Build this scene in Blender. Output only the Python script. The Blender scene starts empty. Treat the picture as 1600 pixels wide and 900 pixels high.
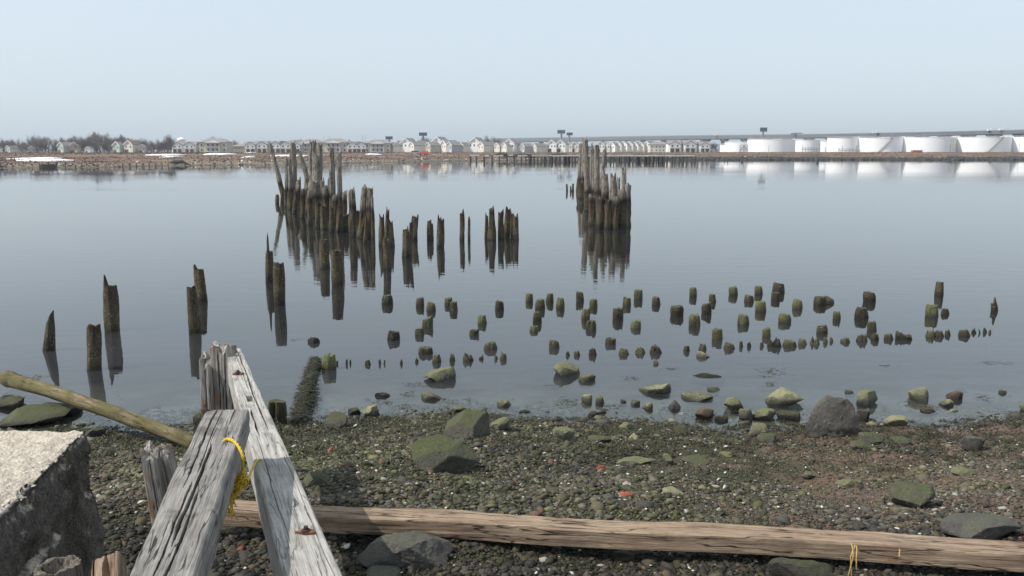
import bpy, bmesh, math, random
import numpy as np
from mathutils import Vector, Matrix, noise
random.seed(7)
RN = np.random.RandomState(11)
R = math.radians
# ------------------------------------------------------------------ camera, sky, sun, exposure
scene = bpy.context.scene
COL = scene.collection
CAMZ = 4.0; F = 1400.0
PITCH = math.atan(214 / F)
cam_d = bpy.data.cameras.new('camera'); cam = bpy.data.objects.new('camera', cam_d); COL.objects.link(cam)
cam_d.sensor_width = 36; cam_d.lens = F / 1600 * 36; cam_d.clip_start = 0.05; cam_d.clip_end = 20000
cam.location = (0, 0, CAMZ); cam.rotation_euler = (math.pi / 2 - PITCH, 0, 0)
scene.camera = cam
SUN_EL, SUN_AZ = R(50), R(-14)        # azimuth: from the left (-X), a little on the camera's side
TO_SUN = Vector((-math.cos(SUN_EL) * math.cos(SUN_AZ), math.cos(SUN_EL) * math.sin(SUN_AZ), math.sin(SUN_EL)))
world = bpy.data.worlds.new('World'); scene.world = world; world.use_nodes = True
wn = world.node_tree; bg = wn.nodes['Background']
sky = wn.nodes.new('ShaderNodeTexSky'); sky.sky_type = 'NISHITA'; sky.sun_disc = False
sky.sun_elevation = SUN_EL; sky.sun_rotation = math.atan2(TO_SUN.x, TO_SUN.y)
sky.altitude = 0; sky.air_density = 1.0; sky.dust_density = 2.2; sky.ozone_density = 1.0
hsv = wn.nodes.new('ShaderNodeHueSaturation'); hsv.inputs['Saturation'].default_value = 0.5
mixs = wn.nodes.new('ShaderNodeMix'); mixs.data_type = 'RGBA'; mixs.inputs[0].default_value = 0.55
mixs.inputs[7].default_value = (6.95, 8.25, 9.35, 1)      # thin even high cloud veiling the sky
wn.links.new(sky.outputs[0], hsv.inputs['Color']); wn.links.new(hsv.outputs[0], mixs.inputs[6])
wn.links.new(mixs.outputs[2], bg.inputs['Color']); bg.inputs['Strength'].default_value = 0.105
sun_d = bpy.data.lights.new('sun', 'SUN'); sun_d.energy = 3.8; sun_d.angle = R(0.6); sun_d.color = (1, 0.95, 0.87)
sun_o = bpy.data.objects.new('sun', sun_d); COL.objects.link(sun_o)
sun_o.rotation_euler = TO_SUN.to_track_quat('Z', 'Y').to_euler()
vs = scene.view_settings
vs.view_transform = 'Standard'; vs.look = 'None'; vs.gamma = 1; vs.exposure = 0.25; vs.use_curve_mapping = False
scene.render.engine = 'CYCLES'
scene.cycles.max_bounces = 8; scene.cycles.transparent_max_bounces = 12; scene.cycles.volume_bounces = 0

# ------------------------------------------------------------------ picture -> place
FW = Vector((0, math.cos(PITCH), -math.sin(PITCH))); UP = Vector((0, math.sin(PITCH), math.cos(PITCH)))
def ray(px, py): return FW + Vector(((px - 800) / F, 0, 0)) + UP * ((450 - py) / F)
def at_z(px, py, z=0.0):
    d = ray(px, py); t = (z - CAMZ) / d.z
    return Vector((0, 0, CAMZ)) + d * t
def at_y(px, py, Y):
    d = ray(px, py); return Vector((0, 0, CAMZ)) + d * (Y / d.y)
def depth(p): return (Vector(p) - Vector((0, 0, CAMZ))).dot(FW)
def ppm(p): return F / depth(p)

# ------------------------------------------------------------------ ground height
SH = np.array([(-60, 11.5), (-9, 11.3), (-6.4, 12.2), (-4.2, 12.5), (-2.2, 12.9), (-1.0, 13.1), (0.5, 12.9), (2, 12.55), (3, 12.35), (4.5, 12.45), (7.5, 12.75), (60, 13.2)])
_far = [(-900, 266), (0, 263), (140, 262), (260, 259), (420, 257.5), (640, 253), (760, 251.5), (900, 250.3), (1080, 250.2), (1300, 250), (1500, 250.3), (1600, 250), (2600, 249)]
FS = np.array([tuple(at_z(a, b)[:2]) for a, b in _far])
def sn(x, y, f, s=0.0):
    return (np.sin(x * f * 1.0 + 1.3 * s + 2.1 * np.sin(y * f * 0.7 + s)) + np.sin(y * f * 1.3 + 0.7 + s * 2.2 + 1.7 * np.sin(x * f * 0.9 + s * .6))) * 0.5
def ground_z(x, y):
    x = np.asarray(x, float); y = np.asarray(y, float)
    ys = np.interp(x, SH[:, 0], SH[:, 1]) + 0.15 + 0.18 * sn(x, y * 0, 2.3, 1) + 0.08 * sn(x, y * 0, 6.1, 2)
    d = ys - y
    dd = np.clip(d, 0, None)
    beach = np.minimum(0.165 * dd, 0.92 + 0.05 * (dd - 5.6)) + np.clip(dd, 0, 1.0) * (0.05 * sn(x, y, 1.9, 3) + 0.025 * sn(x, y, 5.3, 5))
    beach = np.where(dd > 7, np.minimum(beach, 1.0), beach)
    bed = np.maximum(0.055 * d + 0.03 * sn(x, y, 2.2, 4) * np.clip(-d, 0, 1), -2.0)
    yf = np.interp(x, FS[:, 0], FS[:, 1]) + 2.5 * sn(x, y * 0, 0.05, 7) + 0.9 * sn(x, y * 0, 0.21, 8)
    e = y - yf
    ee = np.clip(e, 0, None)
    bank = np.minimum(0.06 * ee, 0.85 + 0.0125 * ee)
    bank = np.minimum(bank, 3.05) + np.clip(ee / 12, 0, 1) * (0.10 * sn(x, y, 0.09, 6) + 0.09 * sn(x, y, 0.33, 9)) * np.clip(1.3 - ee / 260, 0, 1)
    z = np.where(d > 0, beach, bed)
    return np.where(e > 0, bank, np.where(y > 100, np.maximum(z, np.maximum(-2.0, 0.1 * e)), z))
def gz(x, y): return float(ground_z(x, y))
def at_ground(px, py, water=True):
    d = ray(px, py); t = 3.0
    o = Vector((0, 0, CAMZ))
    while t < 60:
        p = o + d * t
        g = gz(p.x, p.y)
        if water: g = max(g, 0.0)
        if p.z <= g: return Vector((p.x, p.y, g))
        t += 0.02
    return at_z(px, py)

# ------------------------------------------------------------------ names, labels, hierarchy
def tag(o, label=None, cat=None, group=None, kind=None):
    if label: o['label'] = label
    if cat: o['category'] = cat
    if group: o['group'] = group
    if kind: o['kind'] = kind
    return o
def empty(name, loc=(0, 0, 0), rz=0):
    o = bpy.data.objects.new(name, None); o.empty_display_size = 0.2; COL.objects.link(o)
    o.location = loc; o.rotation_euler = (0, 0, rz); return o
KIDS = {}
def link(name, me, mat=None, parent=None):
    o = bpy.data.objects.new(name, me); COL.objects.link(o)
    if mat is not None:
        for m in (mat if isinstance(mat, (list, tuple)) else [mat]): me.materials.append(m)
    if parent is not None:
        o.parent = parent; KIDS.setdefault(parent.name, []).append(o)
    return o
def copy_tree(o, parent=None):
    c = o.copy(); COL.objects.link(c)
    if parent is not None: c.parent = parent; KIDS.setdefault(parent.name, []).append(c)
    for ch in list(KIDS.get(o.name, [])): copy_tree(ch, c)
    return c
def structure(o): o['kind'] = 'structure'; return o
ONES = ['', 'first', 'second', 'third', 'fourth', 'fifth', 'sixth', 'seventh', 'eighth', 'ninth', 'tenth', 'eleventh', 'twelfth', 'thirteenth', 'fourteenth', 'fifteenth', 'sixteenth', 'seventeenth', 'eighteenth', 'nineteenth']
TENS = {2: ('twenty', 'twentieth'), 3: ('thirty', 'thirtieth'), 4: ('forty', 'fortieth'), 5: ('fifty', 'fiftieth'), 6: ('sixty', 'sixtieth'), 7: ('seventy', 'seventieth'), 8: ('eighty', 'eightieth')}
def nth(k):
    if k < 20: return ONES[k]
    t, u = divmod(k, 10)
    return TENS[t][1] if u == 0 else TENS[t][0] + '-' + ONES[u]

class MB:
    def __init__(s): s.v = []; s.f = []
    def poly(s, pts):
        b = len(s.v); s.v += [tuple(p) for p in pts]; s.f.append(tuple(range(b, b + len(pts))))
    def box(s, x0, x1, y0, y1, z0, z1):
        b = len(s.v)
        s.v += [(x, y, z) for z in (z0, z1) for y in (y0, y1) for x in (x0, x1)]
        s.f += [tuple(b + i for i in q) for q in ((0, 2, 3, 1), (4, 5, 7, 6), (0, 1, 5, 4), (2, 6, 7, 3), (0, 4, 6, 2), (1, 3, 7, 5))]
    def prism(s, pts, d):       # polygon pts (counter-clockwise seen from -d) extruded by vector d
        b = len(s.v); n = len(pts); d = Vector(d)
        s.v += [tuple(p) for p in pts] + [tuple(Vector(p) + d) for p in pts]
        s.f.append(tuple(b + i for i in range(n))); s.f.append(tuple(b + n + i for i in reversed(range(n))))
        for i in range(n):
            j = (i + 1) % n; s.f.append((b + i, b + n + i, b + n + j, b + j))
    def tube(s, pts, rad, n=6, cap=True):
        pts = [Vector(p) for p in pts]; m = len(pts)
        if not hasattr(rad, '__len__'): rad = [rad] * m
        b = len(s.v); prev = None
        for i, p in enumerate(pts):
            t = (pts[min(i + 1, m - 1)] - pts[max(i - 1, 0)]).normalized()
            if prev is None: prev = t.orthogonal().normalized()
            u = (prev - t * prev.dot(t)); u = u.normalized() if u.length > 1e-6 else t.orthogonal().normalized()
            w = t.cross(u); prev = u
            for k in range(n):
                a = 2 * math.pi * k / n
                s.v.append(tuple(p + (u * math.cos(a) + w * math.sin(a)) * rad[i]))
        for i in range(m - 1):
            for k in range(n):
                k2 = (k + 1) % n
                s.f.append((b + i * n + k, b + i * n + k2, b + (i + 1) * n + k2, b + (i + 1) * n + k))
        if cap:
            s.f.append(tuple(b + k for k in reversed(range(n)))); s.f.append(tuple(b + (m - 1) * n + k for k in range(n)))
    def cyl(s, c, r, z0, z1, n=24): s.tube([(c[0], c[1], z0), (c[0], c[1], z1)], r, n)
    def mesh(s, name, smooth=False):
        me = bpy.data.meshes.new(name); me.from_pydata(s.v, [], s.f); me.update()
        if smooth:
            for p in me.polygons: p.use_smooth = True
        return me
    def build(s, name, mat, parent=None, smooth=False, sharp=None):
        me = s.mesh(name, smooth or sharp is not None)
        if sharp is not None: me.set_sharp_from_angle(angle=R(sharp))
        return link(name, me, mat, parent)

# ------------------------------------------------------------------ node materials
class M:
    def __init__(s, name):
        s.m = bpy.data.materials.new(name); s.m.use_nodes = True; s.t = s.m.node_tree
        s.b = s.t.nodes['Principled BSDF']; s.out = s.t.nodes['Material Output']
        s.b.inputs['Specular IOR Level'].default_value = 0.3
    def n(s, typ, ins=None, **kw):
        nd = s.t.nodes.new('ShaderNode' + typ)
        for k, v in kw.items(): setattr(nd, k, v)
        for k, v in (ins or {}).items(): s.put(nd.inputs[k], v)
        return nd
    def put(s, sock, v):
        if hasattr(v, 'is_linked') or isinstance(v, bpy.types.NodeSocket): s.t.links.new(v, sock)
        else: sock.default_value = v
    def noise(s, vec, scale, detail=4, rough=0.6, dist=0.0):
        return s.n('TexNoise', {'Vector': vec, 'Scale': scale, 'Detail': detail, 'Roughness': rough, 'Distortion': dist}).outputs['Fac']
    def voro(s, vec, scale, out='Distance', **kw):
        return s.n('TexVoronoi', {'Vector': vec, 'Scale': scale}, **kw).outputs[out]
    def pos(s): return s.n('NewGeometry').outputs['Position']
    def obj(s): return s.n('TexCoord').outputs['Object']
    def scale(s, vec, sc): return s.n('VectorMath', {0: vec, 1: sc}, operation='MULTIPLY').outputs[0]
    def sep(s, vec, ax): return s.n('SeparateXYZ', {0: vec}).outputs[ax]
    def math(s, op, a, b=0.0, clamp=False): return s.n('Math', {0: a, 1: b}, operation=op, use_clamp=clamp).outputs[0]
    def rng(s, v, a, b, c=0.0, d=1.0): return s.n('MapRange', {0: v, 1: a, 2: b, 3: c, 4: d}).outputs[0]
    def mix(s, f, a, b, blend='MIX'):
        nd = s.n('Mix', data_type='RGBA', blend_type=blend)
        s.put(nd.inputs[0], f)
        for i, v in ((6, a), (7, b)): s.put(nd.inputs[i], (tuple(v) + (1,)) if isinstance(v, tuple) and len(v) == 3 else v)
        return nd.outputs[2]
    def ramp(s, f, stops, interp='LINEAR'):
        nd = s.n('ValToRGB', {0: f}); cr = nd.color_ramp; cr.interpolation = interp
        while len(cr.elements) < len(stops): cr.elements.new(0.5)
        for e, (p, c) in zip(cr.elements, stops): e.position = p; e.color = tuple(c) + (1,)
        return nd.outputs[0]
    def rand(s): return s.n('ObjectInfo').outputs['Random']
    def done(s, col, rough=0.8, bump=None, dist=0.01, strength=0.6, spec=None):
        s.put(s.b.inputs['Base Color'], (tuple(col) + (1,)) if isinstance(col, tuple) and len(col) == 3 else col)
        s.put(s.b.inputs['Roughness'], rough)
        if spec is not None: s.b.inputs['Specular IOR Level'].default_value = spec
        if bump is not None:
            bn = s.n('Bump', {'Height': bump, 'Distance': dist, 'Strength': strength})
            s.t.links.new(bn.outputs[0], s.b.inputs['Normal'])
        return s.m

def mat_plain(name, col, rough=0.7, var=0.15, sc=2.0):
    m = M(name); p = m.pos()
    nz = m.noise(p, sc, 5)
    c = m.mix(m.rng(nz, 0.3, 0.7), tuple(x * (1 - var) for x in col), tuple(min(1, x * (1 + var)) for x in col))
    return m.done(c, rough)

def mat_water():
    m = M('water_surface'); nt = m.t
    nt.nodes.remove(m.b)
    p = m.pos()
    n1 = m.noise(m.scale(p, (0.5, 1.3, 1)), 1.6, 3, 0.5)
    n2 = m.noise(m.scale(p, (0.25, 1.0, 1)), 7.0, 2, 0.5)
    patch = m.rng(m.noise(m.scale(p, (0.008, 0.05, 1)), 1.0, 4, 0.6), 0.44, 0.60, 0.2, 1.25)
    far = m.rng(m.math('ADD', m.sep(p, 1), m.rng(m.noise(m.scale(p, (0.01, 0.06, 1)), 1.0, 3), 0.3, 0.7, -16.0, 16.0)), 72.0, 104.0)   # a light breeze on the open water
    h = m.math('MULTIPLY', m.math('ADD', n1, m.math('MULTIPLY', n2, 0.10)), m.math('MULTIPLY', patch, m.rng(far, 0, 1, 1.0, 0.62)))
    bn = m.n('Bump', {'Height': h, 'Distance': 0.006, 'Strength': 1.0})
    fr = m.n('Fresnel', {'IOR': 1.333, 'Normal': bn.outputs[0]})
    gl = m.n('BsdfGlossy', {'Roughness': m.rng(far, 0, 1, 0.004, 0.03), 'Normal': bn.outputs[0], 'Color': (1, 1, 1, 1)})
    tr = m.n('BsdfTransparent', {'Color': (0.78, 0.82, 0.76, 1)})
    df = m.n('BsdfDiffuse', {'Color': m.mix(m.rng(m.sep(p, 1), 14.0, 20.5), (0.045, 0.048, 0.056), (0.018, 0.019, 0.018))})
    mx = m.n('MixShader', {0: m.rng(m.sep(p, 1), 12.8, 18.0, 0.10, 0.97)}); nt.links.new(tr.outputs[0], mx.inputs[1]); nt.links.new(df.outputs[0], mx.inputs[2])
    m2 = m.n('MixShader'); nt.links.new(m.math('MULTIPLY', fr.outputs[0], m.math('SUBTRACT', 1.0, m.n('NewGeometry').outputs['Backfacing'])), m2.inputs[0]); nt.links.new(mx.outputs[0], m2.inputs[1]); nt.links.new(gl.outputs[0], m2.inputs[2])
    nt.links.new(m2.outputs[0], m.out.inputs['Surface'])
    return m.m

def mat_ground_near():
    m = M('beach_mud'); p = m.pos()
    a = m.noise(p, 0.9, 5); b = m.noise(p, 9, 6, 0.7); x = m.sep(p, 0); z = m.sep(p, 2)
    mud = m.mix(m.rng(b, 0.3, 0.7), (0.075, 0.048, 0.034), (0.15, 0.098, 0.072))
    weed = m.mix(m.rng(b, 0.35, 0.7), (0.018, 0.020, 0.010), (0.06, 0.062, 0.026))
    side = m.math('ADD', m.rng(x, 1.5, 4.5, 0.0, 0.3), a)
    c = m.mix(m.rng(side, 0.52, 0.66), weed, mud)
    silt = m.mix(m.rng(b, 0.3, 0.7), (0.10, 0.098, 0.09), (0.21, 0.205, 0.19))
    silt = m.mix(m.rng(a, 0.45, 0.6), silt, (0.06, 0.062, 0.040))
    c = m.mix(m.rng(z, 0.0, -0.05), c, silt)
    c = m.mix(m.rng(z, -0.3, -1.2), c, (0.060, 0.057, 0.045))
    f = m.noise(p, 40, 4, 0.7)
    return m.done(c, m.rng(z, 0.0, 0.12, 0.35, 0.85), m.math('ADD', b, m.math('MULTIPLY', f, 0.4)), 0.03, 0.8)

def mat_ground_far():
    m = M('far_bank_ground'); p = m.pos()
    a = m.noise(m.scale(p, (0.35, 1, 1)), 0.05, 5, 0.65); b = m.noise(m.scale(p, (0.5, 1, 1)), 0.3, 6, 0.7)
    x = m.sep(p, 0); z = m.math('ADD', m.sep(p, 2), m.rng(a, 0.3, 0.7, -0.22, 0.22))
    z = m.math('ADD', z, m.rng(b, 0.3, 0.7, -0.1, 0.1))
    low = m.mix(m.rng(x, -40, 40), (0.10, 0.088, 0.070), (0.035, 0.034, 0.030))
    sand = m.mix(m.rng(x, 10, 60), (0.20, 0.165, 0.12), (0.075, 0.066, 0.055))
    grass = m.ramp(m.rng(m.math('ADD', a, m.math('MULTIPLY', m.math('SUBTRACT', b, 0.5), 0.9)), 0.28, 0.75), [(0.0, (0.075, 0.042, 0.034)), (0.35, (0.13, 0.078, 0.058)), (0.6, (0.18, 0.122, 0.086)), (1.0, (0.25, 0.19, 0.12))])
    c = m.mix(m.rng(z, 0.22, 0.4), low, sand)
    c = m.mix(m.rng(z, 0.5, 0.8), c, grass)
    c = m.mix(m.rng(m.noise(p, 0.9, 3, 0.7), 0.58, 0.72), c, (0.06, 0.05, 0.035))
    return m.done(c, 0.95)

def mat_pile(name, green=0.0):
    m = M(name); p = m.pos(); r = m.rand()
    vec = m.scale(p, (9, 9, 1.6))
    st = m.noise(vec, 2.0, 5, 0.7)
    big = m.noise(p, 2.3, 4, 0.6)
    z = m.math('ADD', m.sep(p, 2), m.rng(st, 0.25, 0.75, -0.16, 0.16))
    z = m.math('ADD', z, m.rng(r, 0, 1, -0.12, 0.12))
    lowc = (0.050 + .0 * green, 0.046 + 0.014 * green, 0.026)
    c = m.ramp(m.rng(z, 0.0, 2.0), [(0.0, (0.018, 0.016, 0.010)), (0.05, (0.030, 0.027, 0.016)), (0.14, (0.088 - .01 * green, 0.080 + 0.018 * green, 0.042)),
        (0.35, (0.105, 0.084, 0.055)), (0.55, (0.075, 0.058, 0.042)), (0.66, (0.022, 0.018, 0.014)), (0.73, (0.12, 0.112, 0.10)), (0.80, (0.23, 0.215, 0.195)), (1.0, (0.30, 0.282, 0.258))])
    c = m.mix(m.rng(big, 0.52, 0.66), c, m.mix(0.6, c, lowc))
    c = m.mix(m.rng(st, 0.46, 0.66, 0.0, 0.8), c, (0.014, 0.012, 0.009))
    c = m.mix(1.0, c, (0.86 + 1.2 * green, 0.80 + 1.1 * green, 0.74 + 1.0 * green), 'MULTIPLY')
    # barnacles below the tide line
    v = m.voro(p, 26.0); mask = m.math('MULTIPLY', m.rng(v, 0.40, 0.22), m.rng(m.noise(p, 7.5, 4), 0.45, 0.58))
    mask = m.math('MULTIPLY', mask, m.rng(m.sep(p, 2), 1.25, 0.95)); mask = m.math('MULTIPLY', mask, m.rng(m.sep(p, 2), 0.03, 0.10))
    c = m.mix(m.math('MULTIPLY', mask, 0.75), c, (0.38, 0.34, 0.28))
    # green film where it faces up, low down
    up = m.sep(m.n('NewGeometry').outputs['Normal'], 2)
    gm = m.math('MULTIPLY', m.rng(m.math('ADD', up, m.rng(big, .35, .65, -.3, .3)), 0.35, 1.0, 0.0, 0.6 if green else 0.2), m.rng(z, 1.1, 0.4))
    c = m.mix(gm, c, (0.10, 0.115, 0.035))
    h = m.math('ADD', m.math('MULTIPLY', st, 0.9), m.math('MULTIPLY', mask, 0.8))
    return m.done(c, m.rng(z, 0.15, 0.7, 0.45, 0.9), h, 0.05, 1.0)

def mat_wood(name, dark, mid, light, warm=None, green=None, gs=1.0, warm_at=(0.6, 0.72), ckk=0.85):
    m = M(name); o = m.obj()
    g1 = m.noise(m.scale(o, (0.9, 16, 16)), 2.2 * gs, 6, 0.65, 0.35)
    g2 = m.noise(m.scale(o, (1.6, 70, 70)), 2.4 * gs, 4, 0.7)
    blot = m.noise(m.scale(o, (1.6, 3, 3)), 1.9, 5, 0.65)
    c = m.ramp(m.rng(m.math('ADD', m.math('MULTIPLY', g1, 0.6), m.math('MULTIPLY', g2, 0.4)), 0.30, 0.70), [(0.0, dark), (0.32, mid), (0.75, light), (1.0, tuple(min(1, x * 1.12) for x in light))])
    c = m.mix(m.rng(blot, 0.46, 0.64, 0.0, 0.75), c, m.mix(0.5, c, dark))
    ck = m.math('ABSOLUTE', m.math('SUBTRACT', m.noise(m.scale(o, (0.55, 8, 8)), 1.6 * gs, 3, 0.55, 0.2), 0.5))
    ckm = m.math('MULTIPLY', m.rng(ck, 0.014, 0.004), m.rng(m.noise(o, 2.6, 2), 0.42, 0.52))
    if warm: c = m.mix(m.rng(m.noise(o, 3.1, 5, 0.7), warm_at[0], warm_at[1], 0.0, 0.75), c, warm)
    if green:
        up = m.sep(m.n('NewGeometry').outputs['Normal'], 2)
        gm = m.rng(m.noise(m.scale(o, (1, 5, 5)), 1.7, 6, 0.75), 0.44, 0.56, 0.0, 0.8)
        c = m.mix(gm, c, green)
    c = m.mix(m.math('MULTIPLY', ckm, ckk), c, tuple(x * .25 for x in dark))
    h = m.math('ADD', m.math('MULTIPLY', g1, 0.8), m.math('MULTIPLY', g2, 0.5))
    return m.done(c, 0.85, m.math('SUBTRACT', h, m.math('MULTIPLY', ckm, 0.9)), 0.012, 1.0, spec=0.2)

def mat_rock(name, base, moss, lo=0.35, hi=0.7, mossmax=0.85, wetline=True):
    m = M(name); p = m.pos(); r = m.rand()
    seed = m.n('VectorMath', {0: p, 1: m.n('CombineXYZ', {0: m.math('MULTIPLY', r, 37.0), 1: 0.0, 2: m.math('MULTIPLY', r, 11.0)}).outputs[0]}, operation='ADD').outputs[0]
    n1 = m.noise(seed, 4.2, 6, 0.68); n2 = m.noise(seed, 24, 5, 0.7); n3 = m.noise(seed, 90, 3, 0.7)
    c = m.mix(m.rng(n1, 0.3, 0.7), tuple(x * 0.62 for x in base), tuple(x * 1.25 for x in base))
    c = m.mix(m.rng(n2, 0.42, 0.7, 0, 0.6), c, tuple(x * 0.45 for x in base))
    vb = m.voro(seed, 34.0)
    c = m.mix(m.rng(n3, 0.62, 0.75, 0, 0.5), c, tuple(min(1, x * 2.0) for x in base))
    barn = m.math('MULTIPLY', m.rng(vb, 0.20, 0.12, 0, .7), m.rng(n1, 0.5, 0.58))
    up = m.sep(m.n('NewGeometry').outputs['Normal'], 2)
    f = m.math('ADD', m.math('MULTIPLY', up, 0.5), m.math('MULTIPLY', n1, 0.75))
    f = m.math('ADD', f, m.rng(n2, 0.3, 0.7, -0.10, 0.10))
    mo = m.mix(m.rng(n2, 0.3, 0.7), tuple(x * 0.6 for x in moss), tuple(x * 1.3 for x in moss))
    c = m.mix(m.rng(f, lo, hi, 0, mossmax), c, mo)
    c = m.mix(barn, c, (0.34, 0.32, 0.27))
    if wetline:
        w = m.rng(m.math('ADD', m.sep(p, 2), m.rng(n2, 0.3, 0.7, -0.04, 0.04)), 0.11, 0.03)
        c = m.mix(m.math('MULTIPLY', w, 0.85), c, tuple(x * 0.22 for x in base))
    return m.done(c, 0.8, m.math('ADD', n2, m.math('MULTIPLY', n3, 0.4)), 0.035, 0.9)

MW = mat_water(); MGN = mat_ground_near(); MGF = mat_ground_far()
MPILE = mat_pile('tidal_piling_wood'); MPILEG = mat_pile('algae_piling_wood', 1.0); MPILES = mat_pile('brown_stub_wood', 0.55)
MWOOD = mat_wood('silver_weathered_wood', (0.050, 0.044, 0.040), (0.185, 0.172, 0.160), (0.34, 0.322, 0.298), (0.11, 0.095, 0.085), warm_at=(0.54, 0.64))
MWOODL = mat_wood('pale_weathered_wood', (0.10, 0.09, 0.08), (0.32, 0.305, 0.28), (0.50, 0.48, 0.445), (0.33, 0.27, 0.2), warm_at=(0.64, 0.74), ckk=0.3)
MWOODR = mat_wood('rust_stained_wood', (0.06, 0.05, 0.044), (0.24, 0.22, 0.20), (0.44, 0.42, 0.385), (0.30, 0.155, 0.07), warm_at=(0.56, 0.66))
MWOODB = mat_wood('brown_driftwood', (0.07, 0.040, 0.027), (0.225, 0.155, 0.108), (0.37, 0.285, 0.205), (0.22, 0.115, 0.065), gs=0.8, warm_at=(0.60, 0.70))
MWOODG = mat_wood('green_slimed_wood', (0.028, 0.022, 0.013), (0.115, 0.092, 0.052), (0.23, 0.188, 0.115), (0.05, 0.038, 0.022), green=(0.095, 0.088, 0.030), warm_at=(0.52, 0.62))
MRG = mat_rock('green_algae_rock', (0.17, 0.165, 0.125), (0.155, 0.158, 0.072), 0.45, 0.80)
MRY = mat_rock('yellow_algae_rock', (0.22, 0.21, 0.15), (0.26, 0.25, 0.135), 0.40, 0.72)
MRS = mat_rock('slate_grey_rock', (0.115, 0.106, 0.096), (0.10, 0.11, 0.06), 0.72, 0.95, 0.5)
MRD = mat_rock('dark_wet_rock', (0.055, 0.05, 0.042), (0.075, 0.08, 0.03), 0.55, 0.85, 0.6)
MRB = mat_rock('brown_rock', (0.13, 0.095, 0.07), (0.12, 0.11, 0.05), 0.7, 0.95, 0.5)
MRM = mat_rock('moss_covered_rock', (0.125, 0.118, 0.095), (0.068, 0.078, 0.024), 0.55, 0.88, 0.9)
MRR = mat_rock('red_brick_rock', (0.42, 0.10, 0.055), (0.42, 0.10, 0.055), 2, 3, 0.0)

# ------------------------------------------------------------------ ground and water
def grid_mesh(name, ys, nx, half, mats, zf):
    ys = np.array(ys); t = np.linspace(-1, 1, nx)
    Y, T = np.meshgrid(ys, t, indexing='ij')
    X = T * (half(Y))
    Z = zf(X, Y)
    v = np.stack([X, Y, Z], -1).reshape(-1, 3)
    ny = len(ys); i = np.arange((ny - 1) * (nx - 1)); r, c = i // (nx - 1), i % (nx - 1)
    a = r * nx + c
    q = np.stack([a, a + 1, a + nx + 1, a + nx], -1)
    me = bpy.data.meshes.new(name); me.vertices.add(len(v)); me.vertices.foreach_set('co', v.ravel())
    me.loops.add(q.size); me.loops.foreach_set('vertex_index', q.ravel().astype(np.int32))
    me.polygons.add(len(q)); me.polygons.foreach_set('loop_start', np.arange(0, q.size, 4, dtype=np.int32))
    for mm in mats: me.materials.append(mm)
    mi = (ys[r] > 80).astype(np.int32); me.polygons.foreach_set('material_index', mi)
    me.polygons.foreach_set('use_smooth', np.ones(len(q), bool)); me.update(calc_edges=True)
    o = bpy.data.objects.new(name, me); COL.objects.link(o); return o
ys = list(np.arange(-12, 4, 0.6)) + list(np.arange(4, 15.5, 0.07)) + list(np.geomspace(15.6, 170, 90)) + list(np.arange(172, 560, 1.5)) + list(np.geomspace(562, 9000, 110))
structure(grid_mesh('ground', ys, 320, lambda Y: np.maximum(np.abs(Y), 5) * 0.95 + 6, [MGN, MGF], ground_z))
wm = MB(); wm.poly([(-500, 6, 0), (900, 6, 0), (900, 700, 0), (-500, 700, 0)])
structure(wm.build('water', MW))

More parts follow.
